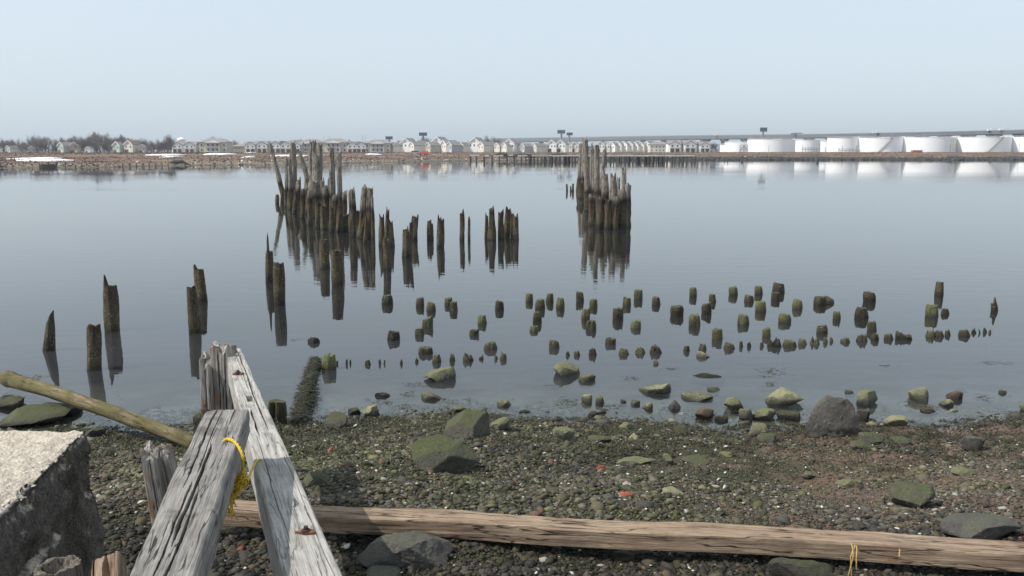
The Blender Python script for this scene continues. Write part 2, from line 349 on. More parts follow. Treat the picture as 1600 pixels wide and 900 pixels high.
# ------------------------------------------------------------------ pilings
def pile_mesh(h, r0, top_dx, top_dy, seed, taper=0.9, jag=0.05, bulge=0.0, spikes=(), hollow=0.0, slant=0.0, sink=0.9, squash=1.0, nseg=None, split=0.0, swell=0.0, lump=0.20):
    rnd = random.Random(seed); n = nseg or (26 if r0 > 0.08 else 14)
    m = max(8, int((h + sink) / 0.09)); m = min(m, 44)
    sx = rnd.uniform(0, 100)
    zs = [-sink + (h + sink) * i / m for i in range(m + 1)]
    v = []; f = []
    ht = []
    for k in range(n):
        a = 2 * math.pi * k / n
        hh = noise.noise(Vector((math.cos(a) * 1.6 + sx, math.sin(a) * 1.6, 3.3))) * 0.9 + noise.noise(Vector((math.cos(a) * 5 + sx, math.sin(a) * 5, 9.3))) * 0.6
        t = h + jag * hh + slant * math.cos(a)
        for (sa, sw, sh) in spikes:
            da = abs((a - sa + math.pi) % (2 * math.pi) - math.pi)
            if da < sw: t = max(t, h + sh * (1 - 0.55 * da / sw))
        ht.append(t)
    groove = rnd.uniform(0, 6.28)
    for i, z0 in enumerate(zs):
        u = max(0, (z0 + sink) / (h + sink))
        for k in range(n):
            a = 2 * math.pi * k / n
            w = max(0.0, (u - 0.72) / 0.28)
            z = z0 * (1 - w) + (z0 + (ht[k] - h)) * w if w > 0 else z0
            zz = max(0, z) / max(h, 1e-3)
            rr = r0 * (1 - (1 - taper) * min(1, zz))
            rr *= 1 + bulge * math.sin(math.pi * min(1, max(0, zz))) 
            rr *= 1 + lump * noise.noise(Vector((math.cos(a) * 1.2 + sx, math.sin(a) * 1.2, z * 1.3))) + 0.11 * noise.noise(Vector((math.cos(a) * 4 + sx, math.sin(a) * 4, z * 1.1))) + 0.06 * noise.noise(Vector((math.cos(a) * 7 + sx, math.sin(a) * 7, z * 14)))
            if swell: rr *= 1 + swell * max(0.0, min(1.0, (1.45 - z) / 0.35)) * (0.8 + .4 * noise.noise(Vector((sx, a, z * 2))))
            if split:
                da = abs((a - groove + math.pi) % (2 * math.pi) - math.pi)
                if da < 0.35: rr *= 1 - split * (1 - da / 0.35) * min(1, max(0, zz * 1.5))
            if w > 0: rr *= 1 - 0.10 * w ** 3
            cx = top_dx * z / max(h, .01) ; cy = top_dy * z / max(h, .01)
            v.append((cx + rr * math.cos(a), cy + rr * math.sin(a) * squash, z))
    for i in range(m):
        for k in range(n):
            k2 = (k + 1) % n
            f.append((i * n + k, i * n + k2, (i + 1) * n + k2, (i + 1) * n + k))
    # weathered end grain: inner rings and a rotten heart
    base = m * n; cx, cy = top_dx, top_dy
    prev = base
    for ri, (fr, dz) in enumerate(((0.72, 0.12), (0.42, 0.55), (0.18, 0.9))):
        st = len(v)
        for k in range(n):
            x, y, z = v[base + k]
            lo = h - hollow * dz * r0 * 2.2 - jag * 0.8 * dz
            zi = z * (1 - dz) + lo * dz + 0.18 * r0 * noise.noise(Vector((x * 18 + sx, y * 18, ri)))
            v.append((cx + (x - cx) * fr, cy + (y - cy) * fr, zi))
        for k in range(n):
            k2 = (k + 1) % n; f.append((prev + k, prev + k2, st + k2, st + k))
        prev = st
    f.append(tuple(prev + k for k in range(n)))
    me = bpy.data.meshes.new('piling'); me.from_pydata(v, [], f); me.update()
    for p in me.polygons: p.use_smooth = True
    me.set_sharp_from_angle(angle=R(48))
    return me
_ps = [100]
def pile(xb, yw, xt, yt, w, mat=None, name='piling', **kw):
    b = at_z(xb, yw); s = ppm(b); t = at_y(xt, yt, b.y)
    _ps[0] += 1
    h = max(0.06, t.z); r = w / 2 / s
    kw.setdefault('jag', min(0.12, 0.2 * r * 2 + 0.02)); kw.setdefault('taper', 0.88)
    ay = kw.pop('lean_y', 0.0)
    me = pile_mesh(h, r, t.x - b.x, ay, _ps[0], **kw)
    o = link(name, me, mat or MPILE); o.location = (b.x, b.y, 0)
    return o, h, r * 2, (t.x - b.x) / h

def label_run(items, where, noun, group, cat='piling'):
    """items: (object, look words, px) -> labels with the place in a left-to-right run"""
    items = sorted(items, key=lambda i: i[2])
    for k, (o, look, px) in enumerate(items):
        tag(o, f'{look} {noun}, {nth(k + 1)} from the left {where}', cat, group)

PI = math.pi
# the isolated tall pilings on the left
ISO = [
 (77, 547, 79, 494, 19, dict(taper=0.50, slant=0.12, jag=0.03), 'dark piling worn to a sloping point, farthest left in the water'),
 (148, 577, 146, 508, 22.5, dict(jag=0.04, taper=0.94), 'flat-topped barnacled piling with a knot hole, second from the left edge'),
 (176, 516, 171.5, 447, 21.5, dict(jag=0.04, spikes=[(3.9, 0.36, 0.30)], taper=0.88), 'barnacled piling with a thin dark splinter standing on its top, at the left'),
 (315.5, 471, 311, 421, 18, dict(jag=0.05, spikes=[(3.3, 0.5, 0.16)]), 'rear one of the overlapping piling pair above the upright grey post'),
 (305, 519.5, 299, 452, 18.5, dict(slant=-0.06, jag=0.03, spikes=[(5.6, 0.6, 0.10)]), 'front one of the overlapping piling pair, its top cut to a slope'),
 (421.5, 441, 420.5, 393, 13, dict(jag=0.05, spikes=[(4.6, 0.45, 0.62)]), 'slim piling with a long thin spike of wood standing on its top'),
 (437, 476, 435.5, 411, 18, dict(jag=0.05, taper=0.95), 'barnacled round piling right in front of the spike-topped piling'),
 (508, 419, 506, 374, 15, dict(jag=0.04, taper=0.95), 'left one of two blunt pilings standing before the jagged left cluster'),
 (528, 445, 525, 392, 17.5, dict(jag=0.06, taper=0.95), 'right and nearer one of two blunt pilings before the jagged left cluster')]
for xb, yw, xt, yt, w, kw, lab in ISO:
    o = pile(xb, yw, xt, yt, w, **kw)[0]; tag(o, lab, 'piling', 'tall lone pilings on the left')

LC = [(444,310,422,224,9),(433.5,318,433.5,303,7),(441,317,440,297,7),(448,323,448,248,7),(453,322,454.5,236,6),(455,327,453,261,9),(461.5,322,458,225,8),(466,328,465,281,9),(494,325,469,242,8),
 (476,330,476,282,7),(482,334,482,283,7),(487,330,486,222,9),(492,332,491,222,9),(500,330,500,227,8),(495,335,494,245,15),(492,340,492,284,17),(504,338,505,285,6),(510,345,509,297,9),(515,342,515,287,8),
 (520,345,518,232,11),(522,350,522,301,9),(531,345,530,242,11),(537,350,538,297,8),(484,352,483,301,9),(497,356,497,313,10),(507,358,507,319,10),(472,341,472,301,9),(460,334,460,296,10),(541,361,541,338,17),
 (552,370,549,295,12),(557,367,558,331,7),(566,372,567,296,10),(575,373,577,293,9),(583,374,583,307,6),(571,380,571,343,9),(530,362,530,318,10),(518,364,518,322,10)]
RC = [(886,299,885.5,288,3.2),(891.7,299,891.7,291,2.6),(895.3,299,895.3,287.5,3.4),(904.5,299,908,227,7),(911,301,911,231,6),(919,323,914,219,8.5),(923,321,925,228,7),(927,330,928,236,6),(933,335,932.5,229,9),(934,333,945,234,7),
 (943,340,943,267,7),(948,345,947,278,11),(958,353,958,275,10.5),(964,350,965,278,5),(974,351,975,265,7.5),(979,353,979,289,10.5),
 (908,310,906,285,10),(917,330,916,292,10),(925,352,924,306,11),(938,357,938,309,12),(950,358,950,313,11),(961,358,962,306,10),(972,357,971,301,12),(982,355,982,322,8)]
MC = [(588.5+8,384,596,346,11),(606,421,602.5,373,14),(612,385,611,344,11),(603,386,604,333,8),(636,402,636,360,14),(641,398,640,352,7),(647.5,376,646.5,340,13),(672.5,375,674,345,11),(688,386,687,346,13),
 (722,376,721.5,341,10),(733,376,733,341,5.5),(759.5,372,758.8,339,6.5),(768.8,375,768.6,331,15),(783,374,782.5,328,11),(792,370,793,334,11),(800,372,799.5,336,6),(806.5,375,806,335,12.5)]
def look(h, d, lean, w):
    s = 'tall' if h > 2.6 else ('knee-high' if h < 0.5 else 'broken' if h < 1.6 else 'waist-high' if h < 1.9 else 'grey-topped')
    s = 'thin ' + s if d < 0.27 else 'thick ' + s if d > 0.42 else s
    if lean < -0.10: s += ' left-leaning'
    elif lean > 0.07: s += ' right-leaning'
    return s
for data, where, group, seed in ((LC, 'in the big jagged cluster at left', 'jagged left cluster of old pilings', 3), (RC, 'in the jagged cluster right of centre', 'jagged right cluster of old pilings', 5), (MC, 'in the row between the clusters', 'row of broken pilings between the clusters', 9)):
    rnd = random.Random(seed); run = []
    for i, (xb, yw, xt, yt, w) in enumerate(data):
        b = at_z(xb, yw); h = at_y(xt, yt, b.y).z
        kw = dict(jag=0.16 + 0.10 * (h > 2.5), taper=0.78 if h > 2.5 else 0.93)
        if h > 1.4 and rnd.random() < 0.7 or data is MC: kw['spikes'] = [(rnd.uniform(0, 6.28), 0.5, rnd.uniform(0.12, 0.32)), (rnd.uniform(0, 6.28), 0.35, rnd.uniform(0.08, 0.22))]
        if rnd.random() < 0.5: kw['split'] = 0.35
        if h > 1.9: kw['swell'] = rnd.uniform(0.05, 0.42)
        kw['lump'] = rnd.uniform(.22, .45)
        if h > 2.5: kw['taper'] = rnd.uniform(.58, .88)
        if h < 1.6 and rnd.random() < .5: kw['taper'] = rnd.uniform(.6, 1.05); kw['slant'] = rnd.uniform(-.12, .12)
        if w >= 14 and data is LC and h > 1.5: kw['squash'] = 0.45; kw['swell'] = 0.1
        if w == 17 and yw == 361: kw['bulge'] = 0.15
        if data is MC and rnd.random() < .5: kw['slant'] = rnd.uniform(-0.08, 0.08)
        if h < 2.6 and w > 4: xt += rnd.uniform(-2.2, 2.2); yt += rnd.uniform(-6, 6)
        if w > 4: w *= rnd.uniform(.78, 1.2) * (1.15 if data is RC and h > 1.7 else 1) if data is not MC else rnd.uniform(.8, .98)
        o, h, d, lean = pile(xb, yw, xt, yt, w, **kw)
        if w < 4: o.data.materials[0] = MPILE
        run.append((o, look(h, d, lean, w), (xt + xb) / 2))
    label_run(run, where, 'piling', group)

# short stubs: (centre x, top y, reflection bottom y, width, look)   waterline is midway
ST = {}
ST['A'] = ('in the left stub patch', 'left patch of short piling stubs', [(605.8,460,487,17,'thick pale barnacled'),(656.5,464,490,12.8,'slim'),(673.4,471.6,496.5,14,'round-topped'),(700.6,464.5,486,13,'half-hidden'),(708.4,470.6,497,13,'split-topped'),(668.4,495.5,521.5,17,'green, slope-topped'),(655.6,511.7,531.6,15,'squat green'),(614.7,516.5,541.7,19,'weed-capped black'),(780.4,469.9,494.8,14,'brown barnacled'),(753.4,491.9,515,15,'flat-topped green'),(740.4,513.8,529,16,'low hollow green'),(664.5,540.5,559.5,23,'wide low mossy'),(766.7,533.4,554,19,'domed mossy')])
ST['B'] = ('in the middle stub patch', 'middle patch of short piling stubs', [(827.6,458,481.6,11,'slim brown'),(843.6,467,494,15,'tan flat-topped'),(858.7,457.6,483.4,13,'brown notched'),(875.6,464.7,494.4,13,'tall round-topped'),(838.8,486.6,515.4,14,'barnacled'),(833.8,508.3,522.8,15,'low bowl-shaped'),(906.2,455.3,482.8,12.5,'knobbly topped'),(927.3,467,489.6,12.5,'brown'),(914.5,482,511.8,13.5,'split'),(923.6,500,525,15,'deeply cleft green'),(997.8,451.7,479.8,13,'tall barnacled'),(979.6,464,487.8,13,'dark slim'),(965.7,479.8,512.3,15.5,'tall tan'),(1025.5,463,485.7,13,'notch-topped'),(993.5,499.7,521,16,'flat green'),(953.8,527,545,16,'squat flat green'),(866,531,552,16,'twin-lobed mossy')])
ST['C'] = ('in the right stub patch', 'right patch of short piling stubs', [(1057.2,476.6,504.7,18.7,'wide pale'),(1082.8,448.7,474.5,12,'slim brown'),(1113.6,458.8,482.8,11,'narrow tan'),(1103.8,473,501.5,15,'slope-topped'),(1085.5,490.8,522,17,'tall bright green'),(1145.6,447.4,471.8,13,'far brown'),(1171,460,479,15,'squat green-brown'),(1185.3,446.4,469.5,12.5,'far tan'),(1188.6,469.5,498.6,17,'tall flat green'),(1216.4,441,470,20,'big black-topped'),(1211.4,455.8,478,14,'half-hiding green'),(1246.4,467,493,16,'round green'),(1161.6,491,517.5,17.5,'wide green'),(1226.5,488.7,513.6,18,'slant-sided green'),(1120.7,513,541.7,16.5,'tall olive'),(1198,512,536,13,'slim green'),(1281,461.9,487.6,18,'black-topped'),(1307.3,486,508.7,11.5,'slim green'),(1284.6,507,530.3,18,'split mossy'),(1358.9,455,484,17,'black-capped'),(1345.9,479.4,510.3,20,'thick black-capped'),(1362.4,501.7,528.3,14,'green flat-topped'),(1456.3,475.3,508.7,20,'big barnacled'),(1476.9,481.5,498,12,'low rounded'),(1553.8,474,495.3,10,'spike-topped little')])
ST['D'] = ('in the low left line of stumps', 'low left line of stumps', [(500,563,576,5,'dark nubby'),(514,552.4,596,23,'big mossy'),(526.5,564,574.5,4,'tiny dark'),(541.6,562.4,575.6,4,'thin sliver-like'),(547.5,566.5,570,3,'dot-like'),(575,562.4,575,10,'low twin'),(593.6,561.6,575.6,4,'thin upright'),(600.6,566,571,3,'tiny dark'),(626.7,564,573,5,'small dark'),(651,562,569,6,'ragged little'),(682.3,553.8,574.8,14,'ribbed oval'),(706.3,554,572,9,'split narrow'),(731,553.8,570,18,'ragged dark'),(752,556.5,566,8,'low ragged'),(775,555.6,566,6,'small ragged'),(786.3,552.4,567.7,11,'rounded brown')])
ST['E'] = ('in the low middle line of stumps', 'low middle line of stumps', [(887,551,560,7,'ragged small'),(901.7,548,560.7,11,'cleft brown'),(925.6,544.7,562,13,'oval brown'),(974.3,544,559.5,17,'wide reddish'),(1000.4,543.5,557,15,'ragged brown'),(1025,541.7,557.7,17,'spiky dark'),(1072.7,540,554.8,11,'black weedy'),(1097.6,537.6,552,13,'brown half-hidden'),(1139.7,535,551,17.5,'wide reddish green'),(1158,533.7,549.7,6,'narrow oval'),(1170.5,535,548.8,7,'ragged narrow'),(1190.4,535,546.8,7,'small dark'),(1209.6,531,547.7,23,'broad ragged black'),(1233.6,530.5,546.5,21,'broad oval'),(1254,529,543.8,14,'square brown'),(1273.6,529,542.4,15,'ragged dark'),(1289.6,527,543,7,'narrow green'),(1298.9,527.9,539.6,6,'tiny oval'),(1320.7,528,538.6,15,'notched low'),(1345.9,523.7,539,17,'ragged tan'),(1366.5,521.5,539,13,'round black'),(1387.8,521,536.5,13,'round green'),(1411.5,519.6,536,23,'broad black ragged')])
ST['F'] = ('in the low far-right line of stumps', 'low right line of stumps', [(1453,517,532,14,'ragged dark'),(1466.6,516.5,532,15,'lumpy dark'),(1481,516,530,9,'small brown'),(1505.8,514.9,531.4,17,'round black'),(1521,514.5,525.8,7,'small ragged'),(1530.7,516.5,525,3,'sliver-thin'),(1538.8,513.8,525,6,'small brown'),(1546.8,517,524,4.5,'tiny dark')])
rnd = random.Random(21)
MDARK = mat_pile('dark_stump_wood')
for key, (where, group, rows) in ST.items():
    run = []
    for (x, yt, yb, w, words) in rows:
        kw = dict(sink=0.7, jag=0.03, taper=rnd.uniform(0.84, 1.05), bulge=rnd.uniform(-0.04, 0.10), slant=rnd.uniform(-.015, .015))
        green = 'green' in words or 'moss' in words or 'olive' in words or yt > 495
        low = key in 'DEF'
        yw = (yt + yb) / 2
        if low and w < 20 and words != 'big mossy': kw.update(jag=0.05, taper=0.72, bulge=0.25)
        if 'ragged' in words or 'spik' in words: kw.update(jag=0.12)
        if 'twin' in words or 'split' in words or 'cleft' in words: kw['split'] = 0.75
        if 'hollow' in words or 'bowl' in words: kw['hollow'] = 0.8
        if 'slope' in words: kw['slant'] = 0.05
        if 'dome' in words or 'round' in words or 'oval' in words: kw.update(taper=0.8, bulge=0.12, hollow=-0.15)
        if 'spike' in words: kw['spikes'] = [(4.5, 0.5, 0.22)]
        if 'flat' in words or 'hollow' in words: kw['hollow'] = max(kw.get('hollow', 0), 0.25)
        # the visible height includes the top's foreshortened disc: stand it up to where the rim's near edge sits
        o, h, d, lean = pile(x, yw + 0.16 * w * (w > 8) * 0.5, x + rnd.uniform(-.7, .7), yt + 0.10 * w, w, MPILEG if (green and not 'black' in words) else MPILE if (low or 'black' in words) else MPILES, 'piling_stub', **kw)
        run.append((o, words, x))
    label_run(run, where, 'stub', group, 'piling stub')
o = pile(1467, 461, 1468.5, 441, 13.5, MPILE, split=0.5, jag=0.03)[0]
tag(o, 'tall slightly bent split piling standing alone behind the thick barnacled stub at far right', 'piling')
o = pile(432.5, 671, 432, 627, 29, MPILE, 'piling_stub', jag=0.02, split=0.5, taper=0.98, sink=0.3)[0]
tag(o, 'dark wet split post at the waterline just right of the crossed grey beams', 'piling stub')

# ------------------------------------------------------------------ rocks
_ico = {}
def ico(sub):
    if sub not in _ico:
        bm = bmesh.new(); bmesh.ops.create_icosphere(bm, subdivisions=sub, radius=1.0)
        bm.verts.ensure_lookup_table()
        _ico[sub] = (np.array([tuple(v.co) for v in bm.verts]), np.array([[v.index for v in f.verts] for f in bm.faces])); bm.free()
    return _ico[sub]
def rock_mesh(w, d, h, seed, sub=4, faces=11, shape=None, rough=1.0):
    rs = np.random.RandomState(seed); V, Fc = ico(sub)
    n = rs.normal(size=(faces, 3)); n[:, 2] *= 0.8
    n /= np.linalg.norm(n, axis=1)[:, None]
    n = np.vstack([n, [[0.1, 0, 1.0], [0, 0.15, -1]]]); n /= np.linalg.norm(n, axis=1)[:, None]
    s = np.concatenate([rs.uniform(0.52, 0.88, faces), [rs.uniform(0.6, 0.85), 0.8]])
    dots = V @ n.T
    r = np.min(np.where(dots > 0.05, s / np.maximum(dots, 0.05), 9), axis=1)
    r = np.minimum(r, 1.15)
    P = V * r[:, None]
    if shape == 'peak': P[:, :2] *= np.clip(0.98 - 0.55 * P[:, 2:3], 0.25, 1.4); P[:, 0] += .16 * P[:, 2]
    if shape == 'loaf': P[:, 2] = np.minimum(P[:, 2], 0.36 + 0.10 * P[:, 1] - .06 * P[:, 0])
    if shape == 'wedge': P[:, 2] *= np.clip(0.65 + 0.5 * P[:, 0], 0.12, 1.2)
    if shape == 'wedge_left': P[:, 2] *= np.clip(0.65 - 0.5 * P[:, 0], 0.12, 1.2)
    if shape == 'pyramid': P[:, :2] *= np.clip(1.05 - 0.85 * P[:, 2:3], 0.08, 1.5)
    mn, mx = P.min(0), P.max(0)
    P = (P - (mn + mx) / 2) / ((mx - mn) / 2)
    P = P * np.array([w / 2, d / 2, 1.0]); P[:, 2] = (P[:, 2] + 1) / 2
    sz = (w + d) / 2
    out = []
    for x, y, z in P:
        q = Vector((x / sz + seed * 1.7, y / sz, z * h / sz))
        k = (0.030 * noise.noise(q * 3.5) + 0.024 * noise.noise(q * 9) + 0.014 * noise.noise(q * 24)) * rough * sz
        c = Vector((x, y, (z - 0.4) * h)); c = c.normalized() if c.length > 1e-5 else c
        out.append((x + c.x * k, y + c.y * k, z * h + c.z * k))
    me = bpy.data.meshes.new('rock'); me.from_pydata(out, [], Fc.tolist()); me.update()
    for p in me.polygons: p.use_smooth = True
    me.set_sharp_from_angle(angle=R(32))
    return me
_rs = [500]
def rock(x0, x1, yt, yb, mat, label, cat='rock', name='rock', shape=None, flat=False, rz=None, sink=0.12, dd=0.8, group=None, faces=11, sub=None, brk=1.0):
    _rs[0] += 1; rnd = random.Random(_rs[0])
    b = at_ground((x0 + x1) / 2, yb); s = ppm(b)
    w = (x1 - x0) / s; H = (yb - yt) / s
    sn_ = (CAMZ - b.z) / b.y
    d = min(w * dd, H / sn_ * (0.8 if flat else 0.58))
    h = max(H - d * sn_ * .75, H * 0.25, 0.02) * 1.05
    zb = gz(b.x, b.y + d / 2)
    sk = sink * max(h, 0.1) + max(0.0, b.z - zb)
    me = rock_mesh(w * 1.03, d * 1.1, h + sk, _rs[0], sub or (4 if w > 0.35 else 3), faces, shape, brk)
    o = link(name, me, mat); o.location = (b.x, b.y + d / 2, b.z - sk)
    o.rotation_euler = (0, 0, 0 if rz is None else rz)
    tag(o, label, cat, group); return o
G1 = 'rocks standing in the shallow water'; G2 = 'larger rocks lying on the beach'
rock(638, 743, 679, 741, MRM, 'large pale grey-green boulder in the middle of the beach', 'boulder', 'boulder', group=G2, sub=5, faces=8, brk=.6, shape='loaf')
rock(693, 764, 640, 688, MRM, 'mossy green boulder at the waterline behind the large grey-green boulder', 'boulder', 'boulder', group=G2, faces=9, sub=5, brk=.6)
rock(1262, 1341, 616, 684, MRS, 'biggest grey pointed boulder at the waterline on the right', 'boulder', 'boulder', group=G2, sub=5, faces=9, dd=.45, brk=1.5, shape='peak')
rock(660, 710, 572, 597, MRG, 'green wedge-shaped rock sloping down to the left in the water below the stumps', shape='wedge', group=G1)
rock(584, 608, 612, 621, MRD, 'small dark block in the water left of centre', group=G1, flat=True)
rock(657, 690, 612, 625, MRG, 'low olive rock under the wedge-shaped one', group=G1, flat=True)
rock(542, 563, 636, 648, MRD, 'dark block touching the pale rock near the mossy stump', group=G1)
rock(562, 590, 632, 652, MRY, 'pale yellowish rock beside the dark block', group=G1, shape='wedge')
rock(508, 542, 643, 670, MRM, 'dark mossy rock at the water edge, nearest the weed-covered log', group=G1)
rock(776, 799, 624, 635, MRY, 'lone pale oval rock in the water above the mossy boulder', group=G1)
rock(764, 796, 652, 673, MRG, 'green tilted block right of the mossy boulder', group=G1, shape='wedge')
rock(706, 728, 634, 647, MRG, 'pale block peeking over the mossy boulder', group=G1)
rock(810, 832, 641, 645.5, MRD, 'thin flat dark stone at the water edge near centre', group=G1, flat=True)
rock(633, 659, 648, 658, MRS, 'low grey stone with weed left of the mossy boulder', group=G1, flat=True)
rock(866, 907, 566, 589, MRG, 'jagged olive rock with peaked top beneath the middle stumps', group=G1)
rock(903, 932, 584, 597, MRG, 'flat green rock just below the jagged olive rock', group=G1)
rock(1002, 1052, 596, 616, MRY, 'pale green wedge rock pointing left in the water', group=G1, shape='wedge')
rock(1022, 1031, 562, 569, MRY, 'tiny pale stone under the spiky dark stump', group=G1)
rock(1089, 1113, 547, 559, MRY, 'small pale green wedge rock touching the stump line', group=G1, shape='wedge_left')
rock(1070, 1117, 613, 627, MRY, 'long pale speckled rock like a loaf in the water', group=G1, flat=True)
rock(1108, 1128, 604, 612, MRG, 'low olive stone behind the loaf-shaped rock', group=G1, flat=True)
rock(1131, 1164, 618, 641, MRG, 'pointed green wedge rock right of the loaf-shaped rock', group=G1, shape='wedge')
rock(1043, 1064, 624, 640, MRS, 'small grey pyramid-shaped rock with its reflection', group=G1, shape='pyramid')
rock(909, 926, 615, 629, MRY, 'left one of two small pale rocks in the shallows', group=G1)
rock(931, 946, 616, 631, MRG, 'right one of two small pale rocks in the shallows', group=G1)
rock(968, 980, 624, 629, MRB, 'tiny flat brown stone in the shallows', group=G1, flat=True)
rock(985, 1001, 624, 633, MRG, 'small olive rounded rock in the shallows', group=G1)
rock(1003, 1021, 627, 640, MRY, 'small slanting pale rock left of the pyramid-shaped rock', group=G1, shape='wedge')
rock(1088, 1117, 636, 654, MRB, 'dark brown square block in the water', group=G1)
rock(1119, 1140, 648, 659, MRD, 'low dark brown stone right of the square block', group=G1)
rock(1156, 1178, 637, 657, MRG, 'small olive rock left of the paired green boulders', group=G1)
rock(1179, 1216, 636, 657, MRG, 'rounded grey-green rock in the water', group=G1)
rock(1218, 1252, 641, 658, MRD, 'dark-sided rock just left of the biggest grey boulder', group=G1)
rock(1203, 1257, 606, 634, MRY, 'broad pale green slab rock in the water behind the biggest boulder', group=G1, shape='wedge_left')
rock(918, 937, 642, 652, MRD, 'small dark grey rock by the water edge', group=G1)
rock(864, 899, 666, 690, MRG, 'green angular rock at the water edge near centre', group=G2)
rock(920, 956, 679, 693, MRM, 'bright moss mound on the upper beach', group=G2)
rock(981, 1001, 677, 688, MRY, 'pale triangular rock on the upper beach', group=G2, shape='pyramid')
rock(1053, 1078, 664, 681, MRD, 'dark rock at the water edge, middle right', group=G2)
rock(968, 993, 659, 673, MRG, 'olive block at the water edge with weed beside it', group=G2)
rock(1171, 1200, 660, 683, MRG, 'green slab rock below the paired rocks', group=G2)
rock(1186, 1218, 676, 694, MRM, 'mossy rock beneath the green slab rock', group=G2)
rock(965, 1026, 714, 726, MRG, 'long narrow greenish stone lying flat on the beach', group=G2, flat=True)
rock(1037, 1054, 709, 727, MRG, 'upright green block right of the long narrow stone', group=G2)
rock(1070, 1112, 711, 727, MRM, 'flat dark green rock on the middle of the beach', group=G2, flat=True)
rock(1126, 1146, 705, 715, MRG, 'small flat green rock on the upper beach', group=G2, flat=True)
rock(1037, 1069, 761, 774, MRY, 'flat yellow-green stone half way down the beach', group=G2, flat=True)
rock(933, 946, 726, 738, MRR, 'red brick piece with square edges on the beach', 'brick', 'brick')
rock(970, 989, 768, 777, MRR, 'broken red brick lying lower on the beach', 'brick', 'brick')
rock(1341, 1362, 639, 659, MRD, 'dark brown rock touching the right side of the biggest boulder', group=G1)
rock(1342, 1377, 608, 633, MRG, 'green peaked rock standing alone right of the biggest boulder', group=G1)
rock(1323, 1338, 609, 615, MRG, 'tiny flat dark green stone behind the biggest boulder', group=G1, flat=True)
rock(1425, 1456, 604, 626, MRY, 'pale yellow-green block in the water on the right', group=G1)
rock(1482, 1509, 608, 624, MRB, 'reddish brown round rock in the water on the right', group=G1)
rock(1473, 1494, 624, 636, MRY, 'small yellow rock touching the brown round rock', group=G1, shape='wedge')
rock(1443, 1468, 636, 645, MRB, 'flat brown weedy stone in the shallows on the right', group=G1, flat=True)
rock(1385, 1424, 647, 667, MRY, 'pale-topped block at the water edge on the right', group=G1)
rock(1563, 1574, 608, 615, MRY, 'tiny pale stone at far right in the shallows', group=G1)
rock(1596, 1612, 630, 643, MRG, 'small rock cut by the right edge of the view', group=G1)
rock(1350, 1390, 674, 697, MRM, 'mossy rock right of the biggest boulder, on the mud', group=G2)
rock(1333, 1369, 687, 703, MRM, 'low mossy rock in front of its taller mossy neighbour', group=G2)
rock(1397, 1428, 682, 697, MRM, 'dark green mound on the mud right of the mossy pair', group=G2)
rock(1502, 1541, 679, 707, MRS, 'grey-green trapezoid rock on the mud at right', group=G2, dd=.5)
rock(1495, 1527, 729, 745, MRG, 'flat green-grey rock on brown mud at right', group=G2, flat=True)
rock(1405, 1471, 748, 797, MRM, 'dark mossy boulder with a bare brown left face, lower right beach', 'boulder', 'boulder', group=G2, sub=5)
rock(1310, 1341, 749, 764, MRG, 'flat olive rock left of the dark mossy boulder', group=G2, flat=True)
rock(1256, 1273, 735, 751, MRG, 'small olive block on the right beach', group=G2)
rock(1484, 1606, 803, 850, MRS, 'wide smooth grey slab behind the right end of the long timber', 'boulder', 'boulder', group=G2, sub=5, faces=7, brk=.5)
rock(556, 702, 826, 893, MRS, 'big dark slate boulder below the long timber', 'boulder', 'boulder', group=G2, sub=5, faces=12)
rock(568, 622, 884, 912, MRS, 'flat grey stone cut by the bottom edge, below the dark slate boulder', group=G2, flat=True)
rock(1215, 1310, 872, 925, MRD, 'dark rock in shadow under the long timber at the bottom edge', group=G2, sub=4)
rock(-12, 88, 632, 668, MRM, 'flat mossy slab lying in the water behind the concrete block', group=G1, flat=True, sub=5, faces=7, brk=.4)
rock(52, 112, 624, 652, MRD, 'dark weedy rock leaning on the mossy slab', group=G1)
rock(-20, 28, 618, 640, MRD, 'black weedy rock at the left edge of the view', group=G1, flat=True)
rock(128, 158, 667, 686, MRD, 'dark square stone right behind the concrete block', group=G2)
rock(478, 500, 525.5, 537, MRD, 'black weed-covered lump alone in the water left of centre', group=G1)
rock(1287, 1306, 461.5, 475, MRB, 'small brown rock lump against the black-topped stub', group=G1)
rock(470, 512, 736, 762, MRM, 'moss-covered stone right of the pale crossed beam', group=G2)
rock(440, 470, 880, 915, MRS, 'grey stone at the bottom edge between the beams and the slate boulder', group=G2) if False else None
tt = rock(1083, 1135, 583, 592, MRD, 'thin dark waterlogged stick lying in the shallows', 'driftwood', 'driftwood', flat=True)

# ------------------------------------------------------------------ gravel, shells and weed (uncountable)
def soup(name, V, Fc, colors, mat, smooth=False):
    me = bpy.data.meshes.new(name); nv = len(V)
    me.vertices.add(nv); me.vertices.foreach_set('co', V.astype(np.float32).ravel())
    k = Fc.shape[1]
    me.loops.add(Fc.size); me.loops.foreach_set('vertex_index', Fc.astype(np.int32).ravel())
    me.polygons.add(len(Fc)); me.polygons.foreach_set('loop_start', np.arange(0, Fc.size, k, dtype=np.int32))
    if smooth: me.polygons.foreach_set('use_smooth', np.ones(len(Fc), bool))
    me.update(calc_edges=True)
    at = me.attributes.new('tone', 'FLOAT_COLOR', 'POINT')
    at.data.foreach_set('color', np.concatenate([colors, np.ones((nv, 1))], 1).astype(np.float32).ravel())
    me.materials.append(mat)
    o = bpy.data.objects.new(name, me); COL.objects.link(o); o['kind'] = 'stuff'; return o
